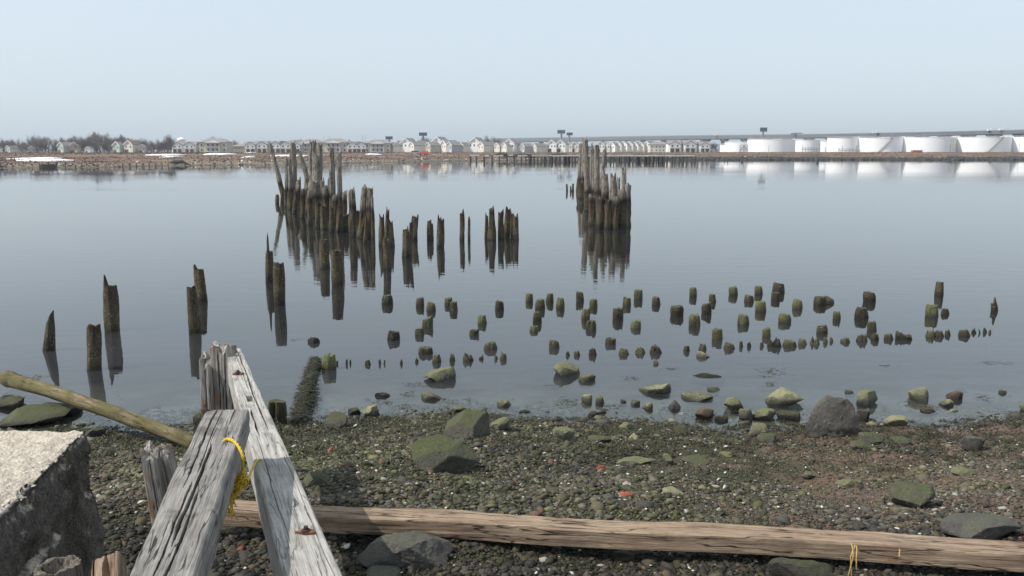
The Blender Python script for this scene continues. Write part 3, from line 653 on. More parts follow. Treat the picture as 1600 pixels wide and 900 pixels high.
def mat_tone(name, rough=0.75, bsc=60.0, dist=0.006, var=True):
    m = M(name); a = m.n('Attribute', attribute_name='tone').outputs['Color']
    p = m.pos(); n1 = m.noise(p, bsc, 5, 0.7)
    c = m.mix(m.rng(n1, 0.35, 0.7, 0.0, 0.75), a, m.mix(1.0, a, (0.42, 0.42, 0.42), 'MULTIPLY')) if var else a
    return m.done(c, rough, n1, dist, 0.8)
MTONE = mat_tone('gravel_stone')
def stones(name, N, region, size, palette, seed, sub=1, flat=(0.35, 0.75), lift=0.25, mat=None, keep=None):
    rs = np.random.RandomState(seed)
    xy = region(rs, N); x, y = xy[:, 0], xy[:, 1]
    if keep is not None:
        k = keep(x, y, rs); x, y = x[k], y[k]
    N = len(x); V0, F0 = ico(sub)
    K = 24; vars_ = []
    for i in range(K):
        n = rs.normal(size=(7, 3)); n /= np.linalg.norm(n, axis=1)[:, None]; s = rs.uniform(0.5, 0.95, 7)
        dts = V0 @ n.T; r = np.minimum(np.min(np.where(dts > .05, s / np.maximum(dts, .05), 9), 1), 1.2)
        vars_.append(V0 * (r * rs.uniform(.9, 1.1, len(V0)))[:, None])
    vars_ = np.array(vars_)
    s = size(rs, x, y)
    T = vars_[rs.randint(K, size=N)]
    sc = np.stack([s * rs.uniform(0.8, 1.35, N), s * rs.uniform(0.6, 1.0, N), s * rs.uniform(flat[0], flat[1], N)], -1)
    T = T * sc[:, None, :]
    a = rs.uniform(0, 2 * np.pi, N); tx = rs.normal(0, 0.28, N); ty = rs.normal(0, 0.28, N)
    c, q = np.cos(tx)[:, None], np.sin(tx)[:, None]
    X, Y, Z = T[..., 0], T[..., 1], T[..., 2]
    Y, Z = Y * c - Z * q, Y * q + Z * c
    c, q = np.cos(ty)[:, None], np.sin(ty)[:, None]; X, Z = X * c + Z * q, -X * q + Z * c
    c, q = np.cos(a)[:, None], np.sin(a)[:, None]; X, Y = X * c - Y * q, X * q + Y * c
    g = ground_z(x, y)
    V = np.stack([X + x[:, None], Y + y[:, None], Z + (g + s * lift)[:, None]], -1).reshape(-1, 3)
    Fc = (F0[None] + (np.arange(N) * len(V0))[:, None, None]).reshape(-1, 3)
    col = palette(rs, x, y); col = np.repeat(col, len(V0), 0)
    return soup(name, V, Fc, col, mat or MTONE)
def beach_region(y0, y1, extra=0.8):
    def f(rs, N):
        y = rs.uniform(y0, y1, N); x = rs.uniform(-1, 1, N) * (y * 0.62 + extra); return np.stack([x, y], -1)
    return f
def shore_d(x, y): return np.interp(x, SH[:, 0], SH[:, 1]) + 0.15 - y
def pal(rs, x, y):
    N = len(x)
    base = np.array([(0.060, 0.062, 0.066), (0.10, 0.10, 0.10), (0.085, 0.078, 0.062), (0.13, 0.125, 0.105), (0.040, 0.038, 0.038), (0.15, 0.13, 0.105)])
    c = base[rs.choice(6, N, p=[.26, .20, .22, .12, .14, .06])] * rs.uniform(0.6, 1.45, (N, 1)) * np.array([(1.25, 1.13, 0.92)])
    green = np.array([(0.095, 0.092, 0.048), (0.068, 0.070, 0.030), (0.14, 0.132, 0.075), (0.045, 0.050, 0.022)])[rs.randint(4, size=N)] * rs.uniform(.7, 1.6, (N, 1))
    d = shore_d(x, y)
    pg = 0.72 - 0.11 * np.abs(d - 2.2) + 0.30 * sn(x, y, 1.1, 12) + 0.2 * sn(x, y, 3.1, 2) - 0.10 * np.clip(x - 2.0, 0, 3)
    pg = np.clip(pg, 0.04, 0.92)
    c = np.where((rs.uniform(size=N) < pg)[:, None], green, c)
    c = c * (0.84 + 0.30 * sn(x, y * 1.6, 0.8, 31) + 0.14 * sn(x, y, 3.7, 13))[:, None] * np.clip(0.5 + 0.5 * (y - 6.55) / .5, 0.5, 1)[:, None] * np.clip(1.0 - 0.35 * np.exp(-(np.abs(d) / .5) ** 2), .4, 1)[:, None]  # nearest stones darkened: dark slate, plus the timber's shade put into the colour
    r = rs.uniform(size=N) + (0.006 if N < 20000 else 0)
    c = np.where((r < 0.0012)[:, None], np.array([(0.30, 0.085, 0.05)]), c)
    c = np.where(((r > 0.006) & (r < 0.03))[:, None], np.array([(0.14, 0.085, 0.06)]), c)
    c = np.where(((r > 0.03) & (r < 0.045))[:, None], np.array([(0.34, 0.32, 0.28)]), c)
    return c
def keep_mud(x, y, rs):
    d = shore_d(x, y)
    m = sn(x, y * 1.8, 0.9, 3) + 0.6 * sn(x, y * 1.5, 2.7, 8)
    mud = (x > 1.2) & (m > -0.02) & (d > 0.1) & (d < 4.2)
    p = np.where(mud, 0.10, 1.0)
    p = np.where(d < 0, np.clip(0.55 + d * 0.32, 0.03, 1), p)
    return rs.uniform(size=len(x)) < p
def sz_main(rs, x, y):
    s = np.exp(rs.normal(-4.02, 0.40, len(x)))
    s = s * np.where(x > 1.5, 0.8, 1.05) * (1.0 + 0.28 * sn(x, y, 1.4, 21))
    return np.clip(s, 0.008, 0.055)
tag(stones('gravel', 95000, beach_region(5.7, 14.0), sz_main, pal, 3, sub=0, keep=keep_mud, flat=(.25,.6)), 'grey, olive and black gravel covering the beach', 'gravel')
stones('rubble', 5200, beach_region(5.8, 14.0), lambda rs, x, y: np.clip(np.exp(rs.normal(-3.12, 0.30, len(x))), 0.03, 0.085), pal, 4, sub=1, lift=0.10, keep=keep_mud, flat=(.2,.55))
tag(bpy.data.objects['rubble'], 'fist-sized to head-sized stones strewn through the gravel', 'rubble')
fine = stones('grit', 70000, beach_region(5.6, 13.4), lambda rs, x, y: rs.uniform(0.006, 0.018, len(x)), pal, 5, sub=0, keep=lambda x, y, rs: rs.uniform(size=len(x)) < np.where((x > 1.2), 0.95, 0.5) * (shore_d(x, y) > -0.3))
tag(fine, 'fine grit between the stones of the beach', 'grit')
ss = stones('shallows_stones', 900, beach_region(12.0, 16.6), lambda rs, x, y: np.exp(rs.normal(-2.95, .45, len(x))), lambda rs, x, y: np.array([(0.15, 0.145, 0.085), (0.07, 0.062, 0.05), (0.11, 0.105, 0.07)])[rs.randint(3, size=len(x))] * rs.uniform(.6, 1.4, (len(x), 1)), 14, sub=1, flat=(.2, .5), lift=.1, keep=lambda x, y, rs: (shore_d(x, y) < 0.1) & (rs.uniform(size=len(x)) < np.exp(shore_d(x, y) * .8) * .75))
tag(ss, 'small flat stones breaking the surface of the shallows', 'stones')
MSHELL = mat_tone('shell_white', 0.55, var=False)
sh = stones('shell_fragments', 1050, beach_region(5.9, 13.3), lambda rs, x, y: rs.uniform(0.006, 0.021, len(x)) * np.where(rs.uniform(size=len(x)) < .06, 1.8, 1), lambda rs, x, y: np.array([(0.58, 0.55, 0.50)]) * rs.uniform(0.4, 1.05, (len(x), 1)), 6, sub=0, flat=(0.2, 0.5), lift=1.1, mat=MSHELL, keep=lambda x, y, rs: shore_d(x, y) > 0.05)
tag(sh, 'white broken shells scattered over the gravel', 'shells')

def weed(name, centres, blades, spread, length, width, cols, seed, zoff=0.01, rise=0.6):
    """uncountable tufts of wrack: narrow curling ribbons"""
    rs = np.random.RandomState(seed); V = []; Fc = []; C = []; b = 0
    for (x, y, z, s) in centres:
        for _ in range(blades):
            a = rs.uniform(0, 2 * np.pi); r = abs(rs.normal(0, 0.55)) * spread * s
            px, py = x + math.cos(a) * r * 1.3, y + math.sin(a) * r
            dr = rs.uniform(0, 2 * np.pi); L = length * s * rs.uniform(.4, 1.2); w = width * rs.uniform(.5, 1.3)
            pz = z + zoff; hh = rise * L * rs.uniform(0.2, 1)
            nx, ny = -math.sin(dr) * w, math.cos(dr) * w
            col = cols[rs.randint(len(cols))] * rs.uniform(.6, 1.4)
            for k in range(4):
                t = k / 3; dr += rs.uniform(-.5, .5)
                V += [(px - nx, py - ny, pz), (px + nx, py + ny, pz)]; C += [col, col]
                px += math.cos(dr) * L / 3; py += math.sin(dr) * L / 3; pz = z + zoff + hh * math.sin(math.pi * min(1, t + .33)) * .8
                if k: Fc.append((b + 2 * k - 2, b + 2 * k - 1, b + 2 * k + 1, b + 2 * k))
            b += 8
    return soup(name, np.array(V), np.array(Fc), np.array(C), MWEED)
MWEED = mat_tone('wet_seaweed', 0.6, 80, 0.003)
wc = np.array([(0.030, 0.030, 0.013), (0.045, 0.047, 0.016), (0.055, 0.040, 0.022), (0.075, 0.080, 0.026), (0.022, 0.018, 0.012)])
rs = np.random.RandomState(77); cs = []
while len(cs) < 1500:
    y = rs.uniform(9.3, 13.2); x = rs.uniform(-1, 1) * (y * .62 + .6)
    d = float(shore_d(x, y))
    if d < -0.25 or d > 3.4: continue
    if rs.uniform() > (0.95 - 0.28 * d) * (0.5 + 0.5 * float(sn(x, y, 1.6, 5)) + 0.25): continue
    cs.append((x, y, gz(x, y), rs.uniform(.5, 1.3)))
tag(weed('seaweed', cs, 16, 0.09, 0.07, 0.0055, wc, 8, 0.02), 'dark brown and green wrack matted along the waterline', 'seaweed')
# weed breaking the surface of the shallows: thin scattered rafts
spots = [(1203, 583, 26, 9), (1205, 600, 12, 6), (1386, 571, 14, 3), (1560, 566, 20, 3), (1450, 637, 20, 5), (1535, 622, 16, 7), (885, 630, 26, 9), (955, 636, 16, 5), (640, 616, 12, 6), (632, 636, 14, 5), (712, 628, 16, 5), (735, 626, 10, 4), (870, 603, 12, 4), (985, 592, 12, 4), (600, 630, 20, 4), (460, 531, 8, 2), (1050, 576, 20, 2), (1300, 640, 14, 4), (1540, 568, 10, 2), (1150, 640, 12, 4), (20, 598, 22, 4), (60, 590, 24, 4), (20, 622, 30, 6), (1420, 630, 20, 6), (1580, 645, 14, 4), (790, 648, 20, 4), (1100, 650, 30, 6), (650, 602, 30, 4), (900, 655, 30, 5), (520, 655, 20, 6), (690, 590, 30, 3)]
cs = []
for (px, py, wx, wy) in spots:
    for _ in range(int(3 + wx * wy / 9)):
        p = at_z(px + rs.normal(0, .45) * wx, py + rs.normal(0, .45) * wy)
        cs.append((p.x, p.y, 0.0, rs.uniform(.4, .9)))
tag(weed('floating_seaweed', cs, 7, 0.10, 0.06, 0.005, wc, 9, 0.002, 0.12), 'thin rafts of weed floating on the shallows', 'seaweed')
# the weed-covered log lying out from the beach
a, b = at_z(492, 566, 0.03), at_z(466, 664, 0.05)
lg = MB(); lg.tube([(a.lerp(b, t).x + 0.03 * math.sin(t * 9), a.lerp(b, t).y, 0.02 + 0.02 * math.sin(t * 5)) for t in np.linspace(0, 1, 12)], [0.09 * (1 + .25 * math.sin(i * 2.1)) for i in range(12)], 10)
lo = lg.build('weedy_log', mat_plain('rotten_wet_wood', (0.030, 0.027, 0.018), .8, .4, 12), smooth=True); tag(lo, 'sunken log bristling with dark weed, running from beach to mossy stump', 'log')
cs = [];
for _ in range(420):
    t = rs.uniform(0, 1); p = a.lerp(b, t); cs.append((p.x + (ox := rs.normal(0, .075) * (0.7 + .5 * t)), p.y + rs.normal(0, .05), 0.115 * math.exp(-(ox / .11) ** 2), rs.uniform(.5, 1.0)))
wo = weed('weed_coat', cs, 18, 0.06, 0.065, 0.006, wc * 0.75, 10, 0.01, 0.45); wo.parent = lo

# ------------------------------------------------------------------ foreground timbers
def fb(v, f, s=0.0): return noise.fractal(Vector(v) * f + Vector((s, s * 1.7, s * .6)), 1.0, 2.0, 4)
def beam_mesh(L, w0, w1, h, seed, cracks=(), nt=72, nl=None, edge=0.02, end_jag=0.03, grain=0.004, warp=0.01, notch=None, wear=0.012):
    """local X = length, Y = across, Z up with the top face at 0"""
    rnd = random.Random(seed); nl = nl or int(L / 0.02)
    ns, nb = 14, 8; per = []
    for i in range(nt): per.append((-.5 + i / (nt - 1), 0.0, 't'))
    for i in range(1, ns): per.append((.5, -i / ns, 's'))
    for i in range(nb): per.append((.5 - i / (nb - 1), -1.0, 'b'))
    for i in range(1, ns): per.append((-.5, -1 + i / ns, 's'))
    n = len(per); v = []; f = []
    for j in range(nl + 1):
        X = L * j / nl; w = w0 + (w1 - w0) * j / nl
        yo = warp * noise.noise(Vector((X * 0.7, seed, 0))); zo = warp * noise.noise(Vector((X * 0.6, 0, seed)))
        for (py, pz, side) in per:
            y = py * w; z = pz * h
            # rounded arrises, worn unevenly
            ey = min(abs(abs(y) - w / 2), 1) ; ez = min(-z, h + z)
            e = edge * (1 + 0.9 * noise.noise(Vector((X * 3.0, py * 3 + seed, pz * 3))))
            if side != 's' and ey < e: z += (-1 if side == 't' else 1) * (e - ey) ** 2 / e * 0.8
            if side == 's' and ez < e: y -= math.copysign((e - ez) ** 2 / e * 0.8, y)
            g = grain * (noise.noise(Vector((X * 1.6, y * 55 + seed, z * 55))) + 0.6 * noise.noise(Vector((X * 3.1, y * 120, z * 120 + seed))))
            wv = wear * fb((X * 1.1, y * 4, z * 4), 1.0, seed)
            dz = 0
            if side == 't':
                for (c0, x0, x1, cw, cd, amp, ph) in cracks:
                    if x0 <= X <= x1:
                        cy = (c0 + amp * noise.noise(Vector((X * 1.3 + ph, ph, 0))) + amp * .35 * noise.noise(Vector((X * 5 + ph, ph, 3))))
                        fall = min(1, (X - x0) / 0.12 + (0.35 if x0 <= 0 else 0)) * min(1, (x1 - X) / 0.25 + (0.3 if x1 >= L else 0))
                        cw_ = cw * (0.6 + 0.9 * abs(noise.noise(Vector((X * 2.2, ph, 7))))) * max(fall, .05)
                        dd = abs(y - cy * w)
                        if dd < cw_: dz -= cd * fall * (1 - (dd / cw_) ** 2)
                z += g + wv + dz
            elif side == 's':
                y += math.copysign(g + wv, y)
            xx = X
            if j in (0, nl):
                pass
            if X < 0.15: xx += end_jag * (1 - X / 0.15) * (fb((y * 9, z * 9, 1), 1.0, seed) + 0.3)
            if X > L - 0.15: xx -= end_jag * (1 - (L - X) / 0.15) * (fb((y * 9, z * 9, 2), 1.0, seed) + 0.3)
            if notch:
                for (nx0, nx1, nd, ny0, ny1) in notch:
                    if nx0 < X < nx1 and ny0 < py < ny1 and side == 't':
                        z -= nd * (0.6 + .8 * abs(noise.noise(Vector((X * 30, y * 30, seed)))))
            v.append((xx, y + yo, z + zo))
    for j in range(nl):
        for k in range(n):
            k2 = (k + 1) % n
            f.append((j * n + k, j * n + k2, (j + 1) * n + k2, (j + 1) * n + k))
    # end grain: rings shrinking to the middle, slightly ragged
    for base, rev in ((0, False), (nl * n, True)):
        cx = sum(v[base + k][0] for k in range(n)) / n; cy = sum(v[base + k][1] for k in range(n)) / n; cz = sum(v[base + k][2] for k in range(n)) / n
        prev = base
        for fr in (0.75, 0.5, 0.25):
            st = len(v)
            for k in range(n):
                x, y, z = v[base + k]
                yy, zz = cy + (y - cy) * fr, cz + (z - cz) * fr
                v.append((cx + (x - cx) * fr + end_jag * .5 * fb((yy * 14, zz * 14, 4), 1, seed) * (1 if not rev else -1), yy, zz))
            for k in range(n):
                k2 = (k + 1) % n
                q = (prev + k, prev + k2, st + k2, st + k); f.append(q if rev else q[::-1])
            prev = st
        q = tuple(prev + k for k in range(n)); f.append(q if rev else q[::-1])
    me = bpy.data.meshes.new('beam'); me.from_pydata(v, [], f); me.update()
    for p in me.polygons: p.use_smooth = True
    me.set_sharp_from_angle(angle=R(50))
    return me
def frame(o, p0, p1, roll=0.0):
    """put local X along p0->p1, local Z as near up as possible"""
    x = (Vector(p1) - Vector(p0)).normalized(); y = Vector((0, 0, 1)).cross(x).normalized(); z = x.cross(y)
    m = Matrix((x, y, z)).transposed().to_4x4()
    m = m @ Matrix.Rotation(roll, 4, 'X'); m.translation = Vector(p0); o.matrix_world = m
# left beam: top face corners seen in the picture
ZL = 2.34
eL, eR = at_z(322, 641, ZL), at_z(388, 641, ZL)
nL, nR = at_z(192, 920, ZL + .05), at_z(290, 920, ZL + .05)
p0, p1 = (eL + eR) / 2, (nL + nR) / 2
dirv = (p1 - p0).normalized(); L = 2.9 + (p1 - p0).length * 0
me = beam_mesh(4.2, (eR - eL).length * 0.99, (nR - nL).length * 1.08, 0.17, 31, cracks=[(-.22, 0.0, 1.5, .0065, .05, .05, 1.0), (-.08, 0.0, 1.3, .004, .03, .04, 4.0), (0.20, 0.0, 0.42, .006, .04, .03, 7.0), (.0, .75, 2.2, .012, .08, .06, 15.0), (-.10, 1.35, 3.2, .006, .05, .05, 12.0), (.08, 1.5, 3.8, .007, .05, .04, 22.0)], nt=130, nl=260, edge=.016, wear=.010, grain=.0016)
o = link('timber_beam', me, MWOOD); frame(o, p0, p0 + dirv)
tag(o, 'nearer grey cracked timber beam of the crossed pair, rope looped over its far end', 'timber beam', 'weathered timbers of the old bulkhead')
LB = o
# right beam
ZR = 2.0
eL, eR = at_z(353, 547, ZR), at_z(377, 547, ZR)
nL, nR = at_z(445, 905, ZR), at_z(538, 905, ZR)
p0, p1 = (eL + eR) / 2, (nL + nR) / 2; d2 = (p1 - p0).normalized(); p0 = p0 - d2 * 0.1
Lr = (p1 - p0).length + 1.2
me = beam_mesh(Lr, (eR - eL).length, (nR - nL).length * 1.03, 0.27, 47, cracks=[(.20, 0.0, 3.0, .010, .04, .05, 3.0), (-.12, 2.35, 3.1, .013, .07, .06, 6.0), (-.22, 3.0, 5.0, .003, .02, .05, 8.0), (.05, .3, 1.8, .004, .02, .06, 2.0), (.36, 3.5, 6.0, .003, .012, .03, 11.0)], nt=110, nl=330, edge=.012, wear=.008, grain=.0014,
    notch=[(1.95, 2.12, .10, -.16, .10), (2.55, 2.75, .06, -.5, -.30)])
o = link('timber_beam', me, MWOODL); frame(o, p0, p0 + d2); RBM = o
tag(o, 'pale right-hand timber beam of the crossed pair, with rusty bolts and a split upper edge', 'timber beam', 'weathered timbers of the old bulkhead')
MRUST = mat_plain('rusty_iron', (0.20, 0.10, 0.055), 0.8, 0.5, 60); MRUSTD = mat_plain('dark_rusty_iron', (0.06, 0.03, 0.022), 0.7, 0.4, 60)
def bolt(px, py, r, lab):
    c = at_z(px, py, ZR + .012); m = MB()
    m.tube([(c.x, c.y, c.z - .06), (c.x, c.y, c.z + .010)], r, 8); m.tube([(c.x, c.y, c.z + .010), (c.x, c.y, c.z + .028)], r * .55, 6)
    o = m.build('bolt', MRUSTD); inv = RBM.matrix_world.inverted(); o.parent = RBM; o.matrix_parent_inverse = inv; o['label'] = lab
    # a rust stain soaked into the wood: an irregular thin scab
    s = MB(); pts = []
    for k in range(26):
        a = 2 * PI * k / 26; q = r * (1.15 + 0.7 * noise.noise(Vector((math.cos(a) * 2, math.sin(a) * 2, px))))
        pts.append((c.x + q * 1.5 * math.cos(a), c.y + q * .8 * math.sin(a), c.z + .0015))
    s.prism([(x, y, z - .02) for x, y, z in pts], (0, 0, .0215)); t = s.build('rust_scab', MRUST); t.parent = RBM; t.matrix_parent_inverse = inv
bolt(478, 830, 0.024, 'rusty bolt head near the lower end of the beam'); bolt(372, 583, 0.026, 'rusty bolt near the far end of the beam')
# upright post the beams lean on
def board_post(name, px0, px1, pyt, Y, zb, thick, mat, seed, jag=0.06, lean=0.0, leany=0.0, nt=40, label=None, group='weathered timbers of the old bulkhead', cracks=None):
    t = at_y((px0 + px1) / 2, pyt, Y); s = ppm(t); w = (px1 - px0) / s
    L = t.z - zb
    me = beam_mesh(L, w, w * 1.02, thick, seed, cracks=cracks or [(.1, 0, L * .8, .006, .05, .1, seed)], nt=nt, nl=int(L / .02), end_jag=jag, grain=.004, wear=.014)
    o = link(name, me, mat)
    # local X runs down from the top; local Z (the face) looks at the camera
    x = Vector((lean, leany, -1)).normalized(); z = Vector((0, -1, 0)); y = z.cross(x).normalized(); z = x.cross(y)
    m = Matrix((x, y, z)).transposed().to_4x4(); m.translation = t; o.matrix_world = m
    tag(o, label, 'post', group); return o
board_post('post', 327, 359, 545, 8.6, 0.55, 0.22, MWOODR, 61, 0.12, label='tall split upright post behind the crossed beams, thick right half', cracks=[(-.1, 0, 1.4, .007, .06, .1, 3), (.25, 0, .9, .005, .05, .1, 5), (.05, .3, 1.5, .005, .05, .1, 8)])
board_post('post', 309, 327.5, 558, 8.55, 0.6, 0.20, MWOODR, 67, 0.16, label='narrow splintered plank standing against the left side of the tall post', cracks=[(.0, 0, 1.4, .005, .05, .1, 3)])
board_post('post', 301, 322, 648, 8.35, 0.6, 0.16, MRD, 71, 0.10, label='black rotten post end low behind the nearer grey beam')
board_post('post', 215, 240, 700, 6.75, 0.75, 0.16, MWOODR, 75, 0.10, lean=0.10, label='left half of the split grey stump beside the nearer grey beam')
board_post('post', 238, 259, 706, 6.80, 0.75, 0.16, MWOODR, 79, 0.12, lean=0.17, label='right half of the split grey stump beside the nearer grey beam')

# long brown timber lying across the beach
def poly_beam(name, tops, w, h, mat, seed, label, cat, group, sections=10, **kw): pass
zt = 1.17
A0, B0 = at_z(350, 779, zt + .02), at_z(1660, 846, zt)
C0, D0 = at_z(350, 795, zt + .02), at_z(1660, 868, zt)
pa, pb = (A0 + C0) / 2, (B0 + D0) / 2
Lb = (pb - pa).length
me = beam_mesh(Lb, (A0 - C0).length * 1.05, (B0 - D0).length * 0.95, 0.145, 53, cracks=[(.2, 2.5, 4.2, .012, .02, .2, 4.0), (-.1, .6, 2.2, .010, .02, .2, 9.0), (.0, 4.4, 6.6, .008, .02, .2, 13.0)], nt=64, nl=420, edge=.014, wear=.014, warp=.04, end_jag=.05, grain=.0025)
o = link('timber_beam', me, MWOODB); frame(o, pa, pb, roll=R(-2))
tag(o, 'long brown squared timber lying across the beach at the bottom', 'timber beam', 'weathered timbers of the old bulkhead')
LONG = o
# dry stems caught on it
MSTRAW = mat_plain('dry_straw', (0.42, 0.27, 0.11), 0.8, 0.2, 30)
reed = empty('dry_reed', at_z(1330, 852, zt))
for (x0, y0, x1, y1, x2, y2) in ((1330, 849, 1333, 870, 1324, 905), (1336, 852, 1329, 870, 1331, 910), (1338, 853, 1338, 870, 1338, 890), (1405, 858, 1405, 866, 1406, 872)):
    Yb = at_z(1330, 858, zt).y - .10
    sm = MB(); sm.tube([Vector(q) - reed.location for q in (at_y(x0, y0, Yb + .08), at_y((x0 + x1) / 2 + 1, (y0 + y1) / 2 - 2, Yb + 0.0), at_y(x1, y1, Yb - .05), at_y((x1 + x2) / 2, (y1 + y2) / 2, Yb - .06), at_y(x2, y2, Yb - .05))], .0045, 5); sm.build('stem', MSTRAW, reed)
tag(reed, 'few dry yellow reed stems hanging over the long brown timber', 'reed')

# green slimed log at left
a, b = at_z(6, 588, 0.22), at_z(306, 692, 0.42)
mb = MB(); N = 60; n = 22; ax = (b - a); side = Vector((0, 0, 1)).cross(ax.normalized()); 
for i in range(N + 1):
    t = i / N; c = a.lerp(b, t) - Vector((0, 0, 0.02)); c.z += .05 * math.sin(t * PI)
    rr = (0.118 - 0.034 * t) * (1 + .10 * noise.noise(Vector((t * 7, 2, 2)))) * (1.12 if t < .06 else 1) * (0.7 + .3 * min(1, (t + .004) / .03))
    for k in range(n):
        q = 2 * PI * k / n
        r2 = rr * (1 + .17 * noise.noise(Vector((math.cos(q) * 1.5, math.sin(q) * 1.5, t * 5))) + .06 * noise.noise(Vector((math.cos(q) * 5, math.sin(q) * 5, t * 16))))
        mb.v.append(tuple(c + side * r2 * math.cos(q) + Vector((0, 0, 1)) * r2 * math.sin(q)))
for i in range(N):
    for k in range(n):
        k2 = (k + 1) % n; mb.f.append((i * n + k, i * n + k2, (i + 1) * n + k2, (i + 1) * n + k))
mb.f.append(tuple(reversed(range(n)))); mb.f.append(tuple(N * n + k for k in range(n)))
M0 = Matrix((ax.normalized(), side, ax.normalized().cross(side))).transposed().to_4x4(); M0.translation = a
mb.v = [tuple(M0.inverted() @ Vector(q)) for q in mb.v]
o = mb.build('driftwood_log', MWOODG, smooth=True); o.matrix_world = M0
tag(o, 'long green slimy log sloping down from the left edge to the beach', 'log')

# concrete block at left
def mat_concrete():
    m = M('weathered_concrete'); p = m.pos()
    n1 = m.noise(p, 2.2, 6, .65); n2 = m.noise(p, 22, 6, .75); v = m.voro(p, 46); n3 = m.noise(p, 120, 3, .7)
    up = m.sep(m.n('NewGeometry').outputs['Normal'], 2)
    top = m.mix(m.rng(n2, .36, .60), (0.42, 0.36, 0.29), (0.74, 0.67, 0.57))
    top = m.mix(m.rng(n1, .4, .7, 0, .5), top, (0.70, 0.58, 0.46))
    sd = m.mix(m.rng(n2, .35, .65), (0.075, 0.066, 0.055), (0.20, 0.18, 0.155))  # sides: dark pitted aggregate, with their shade also put into the colour
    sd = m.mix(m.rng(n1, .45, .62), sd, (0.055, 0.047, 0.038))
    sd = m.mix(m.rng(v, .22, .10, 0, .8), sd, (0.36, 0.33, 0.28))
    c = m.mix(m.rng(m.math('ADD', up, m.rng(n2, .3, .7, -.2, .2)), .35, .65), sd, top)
    c = m.mix(m.rng(n3, .62, .75, 0, .4), c, (0.10, 0.085, 0.07))
    h = m.math('ADD', m.math('MULTIPLY', n2, 1.0), m.math('MULTIPLY', v, -.5))
    return m.done(c, .92, m.math('ADD', h, m.math('MULTIPLY', n3, .3)), .03, 1.0)
ZC = 2.2
cA, cB = at_z(133, 668, ZC), at_z(-8, 812, ZC)
ed = (cB - cA).normalized(); inn = Vector((-1, 0.04, 0)).normalized()
nu, nv_, nw = 80, 90, 60
bm = bmesh.new(); LY, LX, HZ = 2.6, 3.2, 1.45
def cpt(u, s, z):   # u back from near edge along the right side, s inward, z down
    batter = 0.09 * (-z)
    p = cA + ed * (u * LY) + inn * (s * LX); p.z = ZC + z * HZ
    p += -inn * batter * (1 - s) + (-ed) * batter * (1 - u)
    ou = min(u * LY, 9); os_ = s * LX; rr = 0.0
    q = Vector((p.x, p.y, p.z))
    nrm = Vector((0, 0, 0))
    if z > -1e-6: nrm += Vector((0, 0, 1))
    if s < 1e-6: nrm += -inn
    if u < 1e-6: nrm += -ed
    nrm.normalize()
    k = .022 * fb(q, 3.5, 2) + .014 * fb(q, 14, 5) + .007 * noise.noise(q * 46)
    # spalled, ragged arris: lose material near the edges
    de = (z > -1e-6 or -z * HZ < .25) and (os_ < .25 or ou < .25)
    e1 = min(os_, ou) ** 1 + (-z * HZ)
    if e1 < .14: k -= (.14 - e1) * (.25 + .28 * max(0, fb(q, 3, 9)))
    # undercut hollow below the cap on the right side
    if s < 1e-6 and .18 < -z * HZ < .45: k -= .05 * max(0, fb(q, 2.6, 14) + .15)
    return q + nrm * k
def sheet(fn, na, nb):
    g = [[bm.verts.new(fn(i / na, j / nb)) for j in range(nb + 1)] for i in range(na + 1)]
    for i in range(na):
        for j in range(nb): bm.faces.new((g[i][j], g[i + 1][j], g[i + 1][j + 1], g[i][j + 1]))
sheet(lambda a_, b_: cpt(a_, b_ ** 1.5, 0), 110, 100)
sheet(lambda a_, b_: cpt(a_, 0, -b_), 110, 70)
sheet(lambda a_, b_: cpt(0, a_, -b_), 90, 60)
bmesh.ops.remove_doubles(bm, verts=bm.verts, dist=.0004)
bmesh.ops.recalc_face_normals(bm, faces=bm.faces)
me = bpy.data.meshes.new('concrete_block'); bm.to_mesh(me); bm.free()
for p in me.polygons: p.use_smooth = True
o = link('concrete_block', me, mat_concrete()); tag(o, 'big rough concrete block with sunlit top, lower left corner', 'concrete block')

# round stump and wood chunk at the bottom left
c = at_z(90, 883, 2.28)
_m = M('grey_rotten_end_wood'); _o = _m.obj(); _n = _m.noise(_m.scale(_o, (26, 26, 1.6)), 2.0, 5, .7)
_c = _m.mix(_m.rng(_n, .35, .65), (0.030, 0.024, 0.018), (0.27, 0.235, 0.195))
MEND = _m.done(_c, .95, _n, .02, 1.0)
me = pile_mesh(1.63, 0.098, 0, 0, 901, jag=.012, hollow=.7, lump=.05, sink=.0, nseg=48, taper=1.0)
o = link('piling_stub', me, MEND); o.location = (c.x, c.y, .65); tag(o, 'round hollow-topped grey post end at the bottom left', 'piling stub')
p0 = at_z(160, 862, 2.12); p1 = p0 + Vector((0.40, -1.0, -.30))
me = beam_mesh(1.2, .12, .20, .14, 88, cracks=[(.1, 0, .5, .02, .05, .2, 3)], nt=40, nl=80, end_jag=.03, edge=.04, wear=.012)
o = link('broken_plank', me, MWOODB); frame(o, p0, p1, R(20)); tag(o, 'short pale broken plank end poking up at the bottom left', 'plank')

